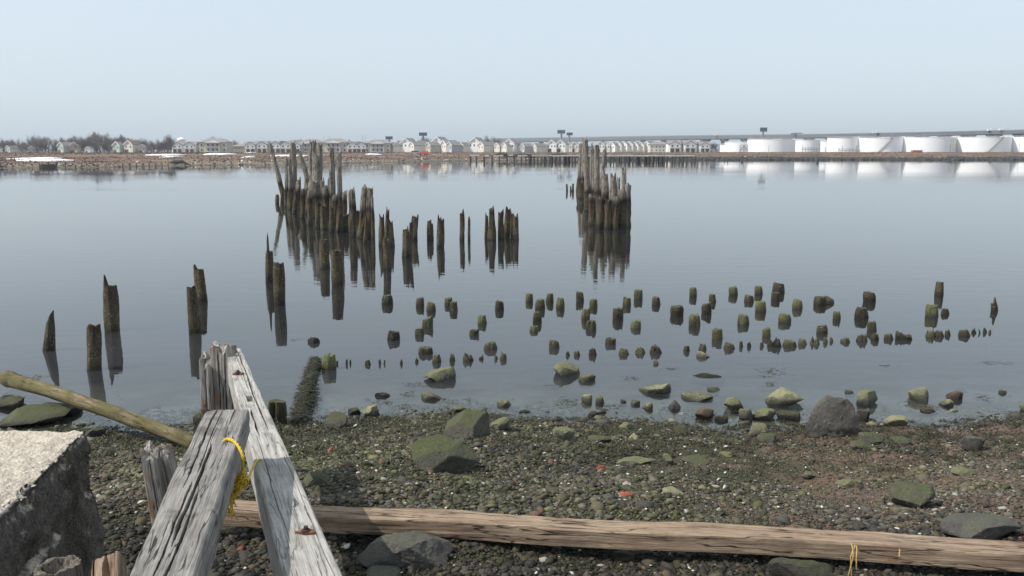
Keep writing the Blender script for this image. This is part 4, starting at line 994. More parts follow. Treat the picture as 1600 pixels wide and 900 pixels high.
# yellow rope
MROPE = mat_plain('yellow_rope', (0.55, 0.36, 0.02), 0.6, 0.25, 80)
rp = MB(); Y1 = at_z(372, 695, ZL).y
path = [at_z(348, 690, ZL + .012), at_z(355, 686, ZL + .03), at_z(366, 690, ZL + .025), at_z(374, 700, ZL + .012), at_z(379, 712, ZL - .02)]
q = path[-1]; yy = q.y
path += [at_y(380, 722, yy), at_y(378, 738, yy + .04), at_y(374, 748, yy + .05)]
def smooth_path(P, n=6):
    out = []
    for i in range(len(P) - 1):
        a_, b_, c_, d_ = P[max(i - 1, 0)], P[i], P[i + 1], P[min(i + 2, len(P) - 1)]
        for k in range(n):
            t = k / n
            out.append(0.5 * ((2 * b_) + (-a_ + c_) * t + (2 * a_ - 5 * b_ + 4 * c_ - d_) * t * t + (-a_ + 3 * b_ - 3 * c_ + d_) * t ** 3))
    return out + [P[-1]]
sp = smooth_path(path, 8)
for s_ in range(3):     # three laid strands
    rp.tube([p + Vector((math.cos(i * .55 + s_ * 2.1), math.sin(i * .55 + s_ * 2.1) * .4, math.sin(i * .55 + s_ * 2.1))) * .0045 for i, p in enumerate(sp)], .0052, 5)
rope = rp.build('rope', MROPE, smooth=True); tag(rope, 'frayed yellow rope looped over the nearer grey beam and knotted between the beams', 'rope')
kn = MB(); rnd = random.Random(5); kc = at_y(372, 752, yy + .05)
for _ in range(15):
    P = [kc + Vector((rnd.uniform(-.04, .05), rnd.uniform(-.04, .04), rnd.uniform(-.05, .05))) for _ in range(5)]
    kn.tube(smooth_path(P, 4), .0035, 4)
kn.build('knot', MROPE, rope, smooth=True)
fr = MB()
for _ in range(34):
    st = kc + Vector((rnd.uniform(-.03, .03), rnd.uniform(-.03, .03), -.02)); x2 = rnd.uniform(352, 372) ; y2 = rnd.uniform(770, 812)
    en = at_y(x2, y2, yy + rnd.uniform(0, .1))
    md = st.lerp(en, .5) + Vector((rnd.uniform(-.04, .02), 0, rnd.uniform(-.02, .02)))
    fr.tube(smooth_path([st, md, en, en + Vector((rnd.uniform(-.02, .02), 0, rnd.uniform(-.02, .03)))], 4), .0028, 3)
fr.build('frayed_end', MROPE, rope, smooth=True)
t2 = MB(); t2.tube(smooth_path([kc, at_y(386, 752, yy + .2), at_y(392, 738, yy + .45), at_z(400, 722, ZR + .01), at_z(408, 718, ZR + .01)], 6), .007, 6); t2.build('rope_tail', MROPE, rope, smooth=True)

# ------------------------------------------------------------------ far shore
MWALLS = [mat_plain('cream_siding', (0.72, 0.68, 0.60), .8, .06, .5), mat_plain('beige_siding', (0.50, 0.46, 0.39), .8, .06, .5), mat_plain('white_siding', (0.86, 0.85, 0.81), .8, .04, .5), mat_plain('grey_siding', (0.40, 0.41, 0.42), .8, .06, .5), mat_plain('pale_green_siding', (0.42, 0.50, 0.46), .8, .06, .5), mat_plain('tan_siding', (0.42, 0.34, 0.27), .8, .06, .5)]
MROOF = mat_plain('grey_shingle_roof', (0.23, 0.22, 0.22), .9, .2, .8); MROOFB = mat_plain('brown_shingle_roof', (0.20, 0.15, 0.12), .9, .2, .8)
MTRIM = mat_plain('white_trim', (0.82, 0.82, 0.80), .7, .03); MGLASS = mat_plain('window_glass', (0.05, 0.06, 0.075), .15, .3)
MGARAGE = mat_plain('brown_garage_door', (0.16, 0.085, 0.06), .8, .2); MRAIL = mat_plain('blue_grey_railing', (0.26, 0.33, 0.44), .7, .1)
MTANK = mat_plain('white_tank_paint', (0.86, 0.87, 0.88), .5, .02, .05); MTANKC = mat_plain('cream_tank_paint', (0.74, 0.70, 0.58), .6, .06, .3)
MSTEEL = mat_plain('dull_steel', (0.24, 0.25, 0.27), .6, .15); MSTEELR = mat_plain('rusty_stair_steel', (0.22, 0.17, 0.16), .8, .2)
MCONC = mat_plain('viaduct_concrete', (0.15, 0.165, 0.18), .9, .12, .2); MCONCD = mat_plain('viaduct_pier_concrete', (0.12, 0.125, 0.135), .9, .12, .2)
MBOARD = mat_plain('dark_billboard', (0.07, 0.09, 0.125), .6, .3, .6); MSNOW = mat_plain('old_snow', (0.74, 0.745, 0.76), .7, .12, .8)
MRED = mat_plain('red_paint', (0.62, 0.11, 0.06), .5, .1); MTYRE = mat_plain('tyre', (.02, .02, .02), .9, .1)
MBARK = mat_plain('grey_bark', (0.115, 0.095, 0.088), .95, .25, 2); MTWIG = mat_plain('bare_twigs', (0.20, 0.165, 0.16), .95, .25, .5)
MSHRUB = mat_plain('evergreen_leaf', (0.055, 0.060, 0.035), .9, .4, .8); MOLDW = mat_plain('old_pier_timber', (0.06, 0.052, 0.046), .95, .35, 1.5); MPALEW = mat_plain('pale_pier_plank', (0.40, 0.38, 0.33), .95, .2, 1)
GH = 3.0
def far_at(px, Y): return Vector(((px - 800) / F * depth((0, Y, GH)), Y, 0))
def win(parent, x, y, z, w=1.1, h=1.4, name='window'):
    m = MB(); m.box(x - w / 2, x + w / 2, y - .06, y + .05, z, z + h)
    f = m.build(name, MTRIM, parent)
    g = MB(); g.box(x - w / 2 + .12, x + w / 2 - .12, y - .09, y - .05, z + .12, z + h - .12); g.build('pane', MGLASS, f)
def side_win(parent, x, y, z, w=1.0, h=1.4, sgn=-1):
    m = MB(); m.box(x - .06, x + .05, y - w / 2, y + w / 2, z, z + h); f = m.build('window', MTRIM, parent)
    g = MB(); xx = x + sgn * .08; g.box(xx - .02, xx + .02, y - w / 2 + .12, y + w / 2 - .12, z + .12, z + h - .12); g.build('pane', MGLASS, f)
def gable_house(wm_, rm=MROOF, w=7.0, d=11.0, h=5.6, gh=2.8, big=False, garage=True):
    root = empty('townhouse')
    m = MB(); m.prism([(-w / 2, 0, -1), (w / 2, 0, -1), (w / 2, 0, h), (0, 0, h + gh), (-w / 2, 0, h)], (0, d, 0)); m.build('wall', wm_, root)
    r = MB(); o_ = .45; t = .28; sl = gh / (w / 2)
    for s in (-1, 1):
        pts = [(0, -o_, h + gh + .02), (s * (w / 2 + o_), -o_, h - sl * o_ + .02), (s * (w / 2 + o_), -o_, h - sl * o_ + t), (0, -o_, h + gh + t + .04)]
        if s > 0: pts = pts[::-1]
        r.prism(pts, (0, d + 2 * o_, 0))
    r.build('roof', rm, root)
    t_ = MB()
    for s in (-1, 1):
        pts = [(0, -o_ - .14, h + gh - .25), (s * (w / 2 + o_), -o_ - .14, h - sl * o_ - .3), (s * (w / 2 + o_), -o_ - .14, h - sl * o_ + t + .1), (0, -o_ - .14, h + gh + t + .12)]
        if s > 0: pts = pts[::-1]
        t_.prism(pts, (0, .12, 0))
    t_.build('trim', MTRIM, root)
    for x in ((-1.7, 1.7) if not big else (-2.4, 0, 2.4)):
        win(root, x, 0, 3.3)
    win(root, 0, 0, 5.7, .9, .9)
    if garage:
        g = MB(); g.box(-w / 2 + .6, -w / 2 + 3.3, -.1, .05, -.4, 2.2); g.build('garage_door', MGARAGE, root)
    dd = MB(); dd.box(1.0, 2.0, -.1, .05, -.4, 2.1); dd.build('door', MTRIM, root)
    side_win(root, -w / 2, d * .3, 3.3); side_win(root, -w / 2, d * .7, 3.3)
    return root
def twin_house(wm_):
    root = empty('townhouse'); w, d, h = 9.5, 9.0, 5.6
    m = MB(); m.box(-w / 2, w / 2, 0, d, -1, h); m.build('wall', wm_, root)
    r = MB(); r.prism([(-w / 2 - .4, -.4, h), (-w / 2 - .4, d + .4, h), (-w / 2 - .4, d / 2, h + 2.6)], (w + .8, 0, 0)); r.build('roof', MROOF, root)
    b = MB(); b.prism([(-3.6, -1.2, -1), (3.6, -1.2, -1), (3.6, -1.2, h - .2), (0, -1.2, h + 2.0), (-3.6, -1.2, h - .2)], (0, 1.19, 0)); b.build('front_gable', MTRIM, root)
    s = MB(); 
    for q in (-1, 1):
        pts = [(0, -1.7, h + 2.05), (q * 4.1, -1.7, h - .5), (q * 4.1, -1.7, h - .2), (0, -1.7, h + 2.35)]
        s.prism(pts if q < 0 else pts[::-1], (0, 3.2, 0))
    s.build('gable_roof', MROOF, root)
    for x in (-1.8, 1.8): win(root, x, -1.2, 3.4, 1.4, 1.4)
    g = MB(); g.box(-3.2, -.6, -1.32, -1.15, -.4, 2.2); g.build('garage_door', MGARAGE, root)
    g = MB(); g.box(.6, 3.2, -1.32, -1.15, -.4, 2.2); g.build('garage_door', MGARAGE, root)
    p = MB(); p.box(-3.8, 3.8, -2.2, -1.4, 2.5, 2.75); p.build('porch_roof', MROOF, root)
    return root
def block_house(wm_, bal=True, w=17.0):
    root = empty('apartment_block'); d, h = 12.0, 6.0
    m = MB(); m.box(-w / 2, w / 2, 0, d, -1, h); m.build('wall', wm_, root)
    r = MB(); b = 0; e = .6; z = h + .01; q = 5.0
    v = [(-w / 2 - e, -e, z), (w / 2 + e, -e, z), (w / 2 + e, d + e, z), (-w / 2 - e, d + e, z), (-w / 2 + q, d / 2, z + 2.5), (w / 2 - q, d / 2, z + 2.5)]
    r.v = v; r.f = [(3, 2, 1, 0), (0, 1, 5, 4), (1, 2, 5), (2, 3, 4, 5), (3, 0, 4)]; r.build('roof', MROOF, root)
    for x in (-w / 2 + 1.6, w / 2 - 1.6):
        for zz in (.5, 3.4): win(root, x, 0, zz, 1.2, 1.6)
    for y in (2.5, 6.5, 10):
        for zz in (.5, 3.4): side_win(root, -w / 2, y, zz)
    if bal:
        for zz in (.3, 3.1):
            k = MB(); k.box(-4.4, 4.4, -2.0, -.02, zz - .2, zz); k.box(-4.4, -4.1, -2.0, -1.7, -1, zz - .2); k.box(4.1, 4.4, -2.0, -1.7, -1, zz - .2)
            bb = k.build('balcony', MTRIM, root)
            rr = MB(); rr.box(-4.3, 4.3, -1.96, -1.90, zz + .95, zz + 1.05)
            for i in range(18): rr.box(-4.3 + i * .5, -4.22 + i * .5, -1.96, -1.90, zz, zz + .95)
            rr.build('railing', MRAIL, bb)
            for x in (-2.8, 0, 2.8): win(root, x, 0, zz + .1, 1.5, 2.0)
        t = MB(); t.prism([(-4.8, -2.3, h - .4), (4.8, -2.3, h - .4), (0, -2.3, h + .9)], (0, 2.25, 0)); t.build('porch_gable', MTRIM, root)
    else:
        for x in (-3, 0, 3):
            for zz in (.5, 3.4): win(root, x, 0, zz, 1.2, 1.6)
    return root
HP = {}
def house(kind, wi, px, yb=237.6, rz=0, sc=1.0, Y=600, scz=None, **kw):
    key = (kind, wi, tuple(sorted(kw.items())))
    if key not in HP: HP[key] = dict(gable=gable_house, twin=twin_house, block=block_house)[kind](MWALLS[wi], **kw); o = HP[key]
    else: o = copy_tree(HP[key])
    p = at_y(px, yb, Y); o.location = (p.x, Y, p.z); o.rotation_euler = (0, 0, rz); s = sc * Y / 600; o.scale = (s, s, s if scz is None else scz * Y / 600)
    return o
rnd = random.Random(4)
def ordinal_tag(items, fmt, cat, group):
    items = sorted(items, key=lambda i: i[1])
    for k, (o, x) in enumerate(items): tag(o, fmt.format(nth(k + 1)), cat, group)
blocks = [(house('block', 1, 333, sc=1.08), 333), (house('block', 1, 484, sc=1.0, Y=612), 484), (house('block', 1, 521, 238, sc=1.08), 521), (house('block', 1, 590, 238, sc=1.0), 590)]
for (o, x), l in zip(blocks, ('two-storey beige block with a white balcony, first house left of the jagged cluster\'s houses', 'beige block with grey roof seen right behind the top of the jagged left cluster', 'wide beige block with blue-grey balconies just right of the jagged left cluster', 'beige block with blue-grey balconies next to the low billboard')):
    tag(o, l, 'apartment block', 'houses on the far shore')
b = house('block', 5, 374, sc=.62, bal=False, Y=640); tag(b, 'narrow tan block with dark roof right of the first balcony block', 'apartment block', 'houses on the far shore')
tw = []
for px, wi, sc in ((278, 2, .85), (297, 2, .85), (392, 1, .85), (410, 1, .9), (431, 1, .9), (447, 1, .9), (462, 3, .85), (551, 0, .85), (565, 0, .85)):
    tw.append((house('twin', wi, px, 237.6, sc=sc), px))
ordinal_tag(tw, 'house with white front gable and brown garage doors, {} of these from the left', 'townhouse', 'twin-gabled houses on the far shore')
gb = []
for px, wi, sc, big in ((612, 0, .8, 0), (621, 0, .85, 0), (633, 2, 1.05, 1), (643, 0, .9, 0), (652, 0, .9, 0), (668, 1, .85, 0), (682, 2, 1.15, 1), (692, 0, .95, 0), (702, 3, .85, 0), (718, 0, .8, 0), (728, 0, .85, 0), (741, 2, 1.1, 1), (751, 0, .9, 0), (761, 3, .85, 0),
                        (777, 0, .75, 0), (786, 0, .8, 0), (795, 2, 1.0, 1), (805, 0, .8, 0), (815, 3, .75, 0), (833, 0, .75, 0), (842, 0, .75, 0), (851, 0, .75, 0)):
    gb.append((house('gable', wi, px + rnd.uniform(-1.5, 1.5), 237.4, rz=R(-18 if big else rnd.uniform(-52, -30)), sc=sc * (1.0 if big else rnd.uniform(.85, 1.0)), Y=600 + rnd.uniform(0, 24), big=bool(big), garage=False), px))
for px in (862, 876): gb.append((house('gable', 2, px, 237, rz=R(-18), sc=.9, Y=620, big=True), px))
for px in (888, 898, 908): gb.append((house('gable', 0, px, 237, rz=R(-12), sc=.75, Y=640, big=False), px))
for px in (938, 946): gb.append((house('gable', 2, px, 237, rz=R(-10), sc=.8, Y=640, big=True), px))
for i, px in enumerate(range(956, 1014, 9)): gb.append((house('gable', 0 if i % 2 else 2, px, 237, rz=R(-38 + rnd.uniform(-6, 6)), sc=.76 + rnd.uniform(-.05, .06), Y=640 + i, big=False, garage=False), px))
ordinal_tag(gb, 'white-gabled grey-roofed row house on the far shore, {} from the left', 'townhouse', 'gabled row houses on the far shore')
for px, wi, sc, lab in ((1031, 0, .78, 'tan-roofed block behind the right half of the old pier, between gabled houses'),): tag(house('block', wi, px, 237, sc=sc, Y=630, bal=False), lab, 'apartment block', 'houses on the far shore')
tw = [(house('twin', 2, px, 237, sc=.93, Y=610), px) for px in (1054, 1078)] + [(house('twin', 2, 1101, 236.8, sc=.8, Y=610), 1101)]
ordinal_tag(tw, 'white house at the right end of the housing, {} of three', 'townhouse', 'white houses at the end of the row')
# small houses among the bare trees
sml = []
for px, wi, sc, rz, lab in ((12, 0, .62, -20, 'small white house far left among bare trees'), (50, 3, .6, 10, 'small pale grey-roofed house half hidden by bare trees, second from left'), (95, 4, .8, -25, 'pale green gabled house among bare trees'), (116, 5, .8, 15, 'tan house with a big gable right of the pale green one'), (137, 2, .45, 0, 'tiny white shed in front of the bare trees'),
                        (182, 4, .85, -20, 'tall pale green house left of the cream gabled house'), (201, 0, .95, -14, 'cream gabled house with brown roof standing in the bare trees'), (222, 1, .65, 10, 'small beige house right of the cream gabled house')):
    kw = dict(rm=MROOFB) if px in (201, 116) else {}
    p = at_y(px, 238.5 if px > 60 else 240, 500 if px != 137 else 470)
    o = gable_house(MWALLS[wi], **kw); o.name = 'house'; o.location = p; o.rotation_euler = (0, 0, R(rz)); s = sc * 5 / 6; o.scale = (s, s, s); tag(o, lab, 'house', 'small houses in the trees')
# round white water tower far away
m = MB(); root = empty('water_tower', at_y(284, 229.5, 900)); root.scale = (.62, .62, .5); 
bm_ = MB(); bm_.tube([(0, 0, z) for z in (8, 10, 13, 16, 18, 18.5)], [1, 4.5, 6.5, 6, 3, .4], 20); bm_.build('tank', MTANK, root, smooth=True)
bm_ = MB(); bm_.cyl((0, 0), 1.1, -4, 8.6, 10); bm_.build('stem', MTANK, root); tag(root, 'pale round water tower just showing above the first white houses', 'water tower')

# bare trees
def tree_meshes(seed, H=11.0):
    rnd = random.Random(seed); tr = MB(); cr = MB()
    def grow(p, d, L, r, lev):
        pts = [p]; dd = d.copy()
        for _ in range(3):
            dd = (dd + Vector((rnd.uniform(-.22, .22), rnd.uniform(-.22, .22), rnd.uniform(-.05, .18)))).normalized(); pts.append(pts[-1] + dd * (L / 3))
        (tr if lev < 2 else cr).tube(pts, [r, r * .85, r * .7, r * .5], 5 if lev < 2 else 3, cap=False)
        if lev >= 5: return
        nb = (9, 5, 4, 3, 2)[lev]
        for i in range(nb):
            t = rnd.uniform(.12 if lev == 0 else .25, 1.0) if i else 1.0
            j = min(2, int(t * 3)); q = pts[j].lerp(pts[j + 1], t * 3 - j)
            a = rnd.uniform(0, 2 * PI); sp = rnd.uniform(.3, .95) if i else .12
            side = dd.orthogonal().normalized(); side = Matrix.Rotation(a, 3, dd) @ side
            grow(q, (dd + side * sp + Vector((0, 0, .12))).normalized(), L * rnd.uniform(.56, .78), max(r * .5, .030), lev + 1)
    grow(Vector((0, 0, -.5)), Vector((0, 0, 1)), H * .33, H * .020, 0)
    return tr.mesh('trunk'), cr.mesh('crown')
TV = [tree_meshes(s) for s in (1, 2, 3, 4, 5)]
for a_, b_ in TV: a_.materials.append(MBARK); b_.materials.append(MTWIG)
def bare_tree(px, ytop, ybase, Y, v):
    base = at_y(px, ybase, Y); top = at_y(px, ytop, Y)
    root = empty('bare_tree', base, rnd.uniform(0, 6)); link('trunk', TV[v][0], None, root); link('crown', TV[v][1], None, root)
    zmax = max(c.co.z for c in TV[v][1].vertices); s = (top.z - base.z) / zmax; root.scale = (s, s, s); return root
tl = []; x = -18
while x < 268:
    ht = 214.5 + 3 * math.sin(x * .09) + rnd.choice((-4, -2, 0, 1, 3, 6)) + rnd.uniform(-1.5, 1.5)
    if 148 < x < 168: ht = 204
    tl.append((bare_tree(x, ht, 240, rnd.uniform(500, 545), rnd.randrange(5)), x)); x += rnd.uniform(3.2, 6.0)
ordinal_tag(tl, 'bare grey tree in the far left wood, {} trunk from the left', 'tree', 'bare trees of the wood at far left')
tl2 = []
for px, yt in ((262, 207), (332, 212), (352, 216), (366, 217), (640, 214), (668, 213), (676, 216), (765, 209), (773, 213), (1112, 222), (1118, 223), (455, 217), (470, 216), (548, 217), (600, 218)):
    tl2.append((bare_tree(px, yt, 236, 680, rnd.randrange(5)), px))
ordinal_tag(tl2, 'bare tree rising behind the houses on the far shore, {} of these from the left', 'tree', 'bare trees behind the houses')
# distant low wood closing the horizon (one mass)
cs = []; V = []; Fc = []; C = []; rs = np.random.RandomState(3)
for i in range(26000):
    x = rs.uniform(-750, 900); y = rs.uniform(1250, 1500); zc = rs.uniform(0, 11 + 3 * math.sin(x * .03) + 2 * math.sin(x * .11)); r = rs.uniform(1.2, 2.6)
    a = rs.normal(size=(3, 3)); a /= np.linalg.norm(a, axis=1)[:, None]
    b = len(V); V += [(x + r * q[0], y + r * q[1], max(.5, zc + r * q[2])) for q in a]; Fc.append((b, b + 1, b + 2)); C += [np.array((0.10, 0.085, 0.085)) * rs.uniform(.6, 1.4)] * 3
tag(soup('distant_wood', np.array(V), np.array(Fc), np.array(C), mat_tone('far_twigs', .95, var=False)), 'low grey-brown wood along the horizon', 'wood')

# shrubs behind the pier and along the houses
def shrub_mesh(seed, n=700):
    rs = np.random.RandomState(seed); m = MB()
    for i in range(n):
        d = rs.normal(size=3); d /= np.linalg.norm(d); r = rs.uniform(.45, 1.0) * (1 + .25 * noise.noise(Vector(d) * 2.2 + Vector((seed, 0, 0))))
        c = Vector((d[0] * r, d[1] * r, abs(d[2]) * r * .9)); s = rs.uniform(.06, .16)
        a = [Vector(rs.normal(size=3)).normalized() * s for _ in range(3)]
        m.poly([c + q for q in a])
    return m.mesh('shrub')
SV = [shrub_mesh(s) for s in (1, 2, 3)]
for s_ in SV: s_.materials.append(MSHRUB)
shs = []; x = 784
while x < 1080:
    Y = rnd.uniform(402, 440); p = at_y(x, 244, Y); g = gz(p.x, Y)
    o = link('shrub', rnd.choice(SV)); r = rnd.uniform(1.3, 2.2) * (1.1 if x < 880 else .8); o.location = (p.x, Y, g - .1); o.scale = (r * 1.9, r, r * .85); o.rotation_euler = (0, 0, rnd.uniform(0, 6)); shs.append((o, x)); x += rnd.uniform(4.5, 8)
ordinal_tag(shs, 'low dark evergreen bush on the bank behind the old pier, {} from the left', 'shrub', 'bushes behind the old pier')

# storage tanks
def tank(px0, px1, yt, yb, Y, mat=MTANK, stair=None, panel=False, pipes=False, label=''):
    c = at_y((px0 + px1) / 2, yb, Y); s = ppm(c); r = (px1 - px0) / 2 / s; h = (yb - yt) / s
    root = empty('storage_tank', (c.x, Y + r, c.z)); n = 64
    m = MB(); m.tube([(0, 0, -1.5), (0, 0, h)], r, n); m.build('shell', mat, root, sharp=40)
    m = MB(); m.tube([(0, 0, h - .02), (0, 0, h + .22), (0, 0, h + .3), (0, 0, h + r * .02)], [r + .15, r + .15, r * .98, .3], n); m.build('roof', mat, root, sharp=40)
    m = MB()
    for k in range(n // 2):
        a = 2 * PI * k / (n // 2); m.tube([(r * .985 * math.cos(a), r * .985 * math.sin(a), h + .2), (r * .985 * math.cos(a), r * .985 * math.sin(a), h + 1.2)], .05, 4)
    m.tube([(r * .985 * math.cos(2 * PI * k / 48), r * .985 * math.sin(2 * PI * k / 48), h + 1.2) for k in range(49)], .05, 4, cap=False); m.build('guard_rail', MTANK, root)
    if stair:
        (xa, xb) = stair; m = MB(); N = 40; q = []
        for k in range(N + 1):
            t = k / N; px = xb + (xa - xb) * t; X = (px - (px0 + px1) / 2) / s; a = math.asin(max(-.98, min(.98, X / r))); q.append(((r + .5) * math.sin(a), -(r + .5) * math.cos(a), h * t))
        for k in range(N):
            x0, y0, z0 = q[k]; x1, y1, z1 = q[k + 1]
            m.prism([(x0, y0, z0 - .35), (x1, y1, z1 - .35), (x1, y1, z1 + .1), (x0, y0, z0 + .1)], (-x0 / r * .9, -y0 / r * .9, 0))
        m.tube([(x, y, z + 1.1) for x, y, z in q], .07, 4)
        m.build('stairway', MSTEELR, root)
    if panel:
        m = MB(); X0 = -r * .28; y0 = -r - 1.5; w_ = 6.5
        for k in range(3): m.box(X0 + k * w_ / 2 - .2, X0 + k * w_ / 2 + .2, y0 - .2, y0 + .2, -1, h * .72)
        for z in (h * .2, h * .45, h * .7): m.box(X0, X0 + w_, y0 - .15, y0 + .15, z, z + .35)
        m.tube([(X0, y0, 0), (X0 + w_ / 2, y0, h * .7)], .3, 5); m.tube([(X0 + w_ / 2, y0, h * .7), (X0 + w_, y0, 0)], .3, 5); m.build('stair_tower', MSTEEL, root)
    if pipes:
        m = MB()
        for k in range(7):
            X = -r * .7 + k * r * .22; m.tube([(X, -r - 3, -1), (X, -r - 3, rnd.uniform(1.5, 5))], .16, 5)
        m.tube([(-r * .75, -r - 3, 1.4), (r * .7, -r - 3, 1.4)], .2, 5); m.tube([(-r * .75, -r - 3, 2.6), (r * .4, -r - 3, 2.6)], .16, 5); m.build('pipework', MSTEEL, root)
    tag(root, label, 'storage tank', 'white oil storage tanks'); return root
tank(1127, 1146, 227, 236, 760, label='low white tank at the left end of the tank farm')
tank(1138, 1186, 223, 236.4, 740, panel=True, label='white tank with a grey stair tower on its front, second from the left')
tank(1178, 1252, 218.5, 236.6, 720, label='wide white tank left of the one fronted by pipes')
tank(1246, 1286, 219.5, 236.4, 760, pipes=True, label='white tank with a shaded right side and pipes in front')
tank(1285, 1304, 221.5, 237, 740, pipes=True, label='narrowest white tank, squeezed between two wide ones')
tank(1301, 1350, 216.5, 238.3, 690, pipes=True, label='white tank immediately right of the narrowest tank')
tank(1349.5, 1425, 216, 238.8, 680, stair=(1394, 1372), label='wide white tank with a diagonal stair, middle right of the tank farm')
tank(1426, 1508.5, 215.3, 239.2, 670, label='wide white tank with cream bands at its right end')
tank(1509, 1598, 215, 239.6, 665, stair=(1567, 1541), label='widest white tank with a diagonal stair near the right edge')
tank(1599, 1690, 214.5, 240, 660, label='white tank just cut off by the right edge of the view')
# cream scaffold bands on the right end of that tank
root = [o for o in bpy.data.objects if o.get('label', '').startswith('wide white tank with cream bands')][0]
c = at_y(1467.2, 239.2, 670); r = 41.2 / ppm(c); m = MB()
for k in range(6):
    z = 1.0 + k * 1.9; m.tube([((r + .25) * math.sin(a), -(r + .25) * math.cos(a), z) for a in np.linspace(.50, 1.45, 16)], .22, 5)
for a in np.linspace(.50, 1.45, 7): m.tube([((r + .25) * math.sin(a), -(r + .25) * math.cos(a), -1), ((r + .25) * math.sin(a), -(r + .25) * math.cos(a), 11)], .15, 5)
m.build('scaffold', MTANKC, root)
m = MB(); q = at_y(1434, 238.5, 640)
root = empty('pump_shed', q); m.box(-3.3, 3.3, 0, 4, -1, 1.6); m.build('wall', MRED, root); m = MB(); m.box(-3.6, 3.6, -.3, 4.3, 1.6, 1.9); m.build('roof', MTRIM, root)
tag(root, 'small red shed between the two widest tanks', 'shed')
for px, hh, lab in ((1201, 5, 'thin pole in front of the wide white tank'), (1338, 5, 'thin lamp pole in front of the white tank right of the narrowest'), (1484, 5.5, 'thin lamp pole before the cream bands'), (1592, 6, 'tall thin pole before the widest tank at right')):
    m = MB(); p = at_y(px, 238.5, 620); m.tube([(0, 0, -1), (0, 0, hh)], .14, 5); m.tube([(0, 0, hh), (.9, 0, hh + .1)], .1, 4); o = m.build('light_pole', MSTEEL); o.location = p; tag(o, lab, 'pole', 'poles by the tanks')

# highway viaduct
def road_pt(px, y, Y): return at_y(px, y, Y)
Lp = [(770, 218.6, 1700), (900, 216.9, 1500), (1050, 214.4, 1300), (1200, 212.8, 1120), (1300, 211.5, 1040), (1450, 208.6, 960), (1600, 205.2, 900), (1760, 201.5, 840)]
cl = [road_pt(*p) for p in Lp]
def along(px):
    for i in range(len(Lp) - 1):
        if Lp[i][0] <= px <= Lp[i + 1][0]:
            t = (px - Lp[i][0]) / (Lp[i + 1][0] - Lp[i][0]); return cl[i].lerp(cl[i + 1], t)
    return cl[-1]
vd = empty('highway_viaduct', (cl[-1].x, cl[-1].y, GH)); inv = Matrix.Translation(-vd.location)
def vpart(m, name, mat): m.v = [tuple(inv @ Vector(q)) for q in m.v]; return m.build(name, mat, vd)
def ribbon(z0, z1, y0, y1):
    m = MB(); N = 40; P = [along(770 + (1759 - 770) * i / N) for i in range(N + 1)]
    for i in range(N):
        a_, b_ = P[i], P[i + 1]; s0 = a_.y / 1000; s1 = b_.y / 1000
        for k in (0,):
            v = [(a_.x, a_.y + y0, a_.z + z0 * s0), (b_.x, b_.y + y0, b_.z + z0 * s1), (b_.x, b_.y + y0, b_.z + z1 * s1), (a_.x, a_.y + y0, a_.z + z1 * s0)]
            w = [(p[0], p[1] + (y1 - y0), p[2]) for p in v]
            b = len(m.v); m.v += v + w; m.f += [(b, b + 1, b + 2, b + 3), (b + 4, b + 7, b + 6, b + 5), (b + 3, b + 2, b + 6, b + 7), (b, b + 4, b + 5, b + 1)]
    return m
vpart(ribbon(-2.3, .9, 0, 26), 'deck', MCONC); vpart(ribbon(.9, 2.0, -.3, .2), 'parapet', mat_plain('pale_parapet', (0.24, 0.255, 0.27), .9, .1, .2)); vpart(ribbon(-2.9, -2.3, 3, 23), 'girder', MCONCD)
for px in (850, 885, 918, 950, 982, 1012, 1042, 1076, 1111, 1141, 1172, 1204, 1237, 1272, 1306, 1341, 1376, 1412, 1450, 1488, 1526, 1566, 1608, 1650):
    p = along(px); s = p.y / 1000; m = MB(); w = 2.4 if px != 1111 else 3.6
    m.box(p.x - w, p.x + w, p.y + 5, p.y + 21, GH - 1, p.z - 2.9 * s); m.box(p.x - w * 1.5, p.x + w * 1.5, p.y + 3.5, p.y + 22.5, p.z - 4.6 * s, p.z - 2.9 * s); vpart(m, 'pier', MCONCD)
tag(vd, 'long grey elevated highway running behind the houses and tanks', 'viaduct')
def truck(px, L, boxm, lab):
    p = along(px); s = p.y / 1000; r = empty('truck', (p.x, p.y + 1.5, p.z + .95 * s), math.atan2(cl[-1].y - cl[3].y, cl[-1].x - cl[3].x) * 0)
    m = MB(); m.box(-L / 2, L / 2, 0, 2.6, 1.1, 4.1); m.build('trailer', boxm, r); m = MB(); m.box(-L / 2 - 3.2, -L / 2 - .4, 0.1, 2.5, .8, 3.4); m.build('cab', boxm, r)
    for x in (-L / 2 - 2, -L / 2 + 1.5, L / 2 - 2.8, L / 2 - 1.4):
        m = MB(); m.tube([(x, -.02, .55), (x, .4, .55)], .55, 12); m.build('wheel', MTYRE, r)
    r.scale = (.95, .8, .62); tag(r, lab, 'truck', 'trucks crossing the viaduct')
truck(1249, 11, MSTEEL, 'dark box truck on the viaduct right of the tall billboard'); truck(1381, 13, MTRIM, 'white truck on the viaduct above the diagonal-stair tank'); truck(1556, 6, MTRIM, 'left one of two white trucks on the viaduct near the right edge'); truck(1574, 6, MTRIM, 'right one of two white trucks on the viaduct near the right edge')
truck(1129, 6, MTRIM, 'small pale truck on the viaduct left of the tall billboard')

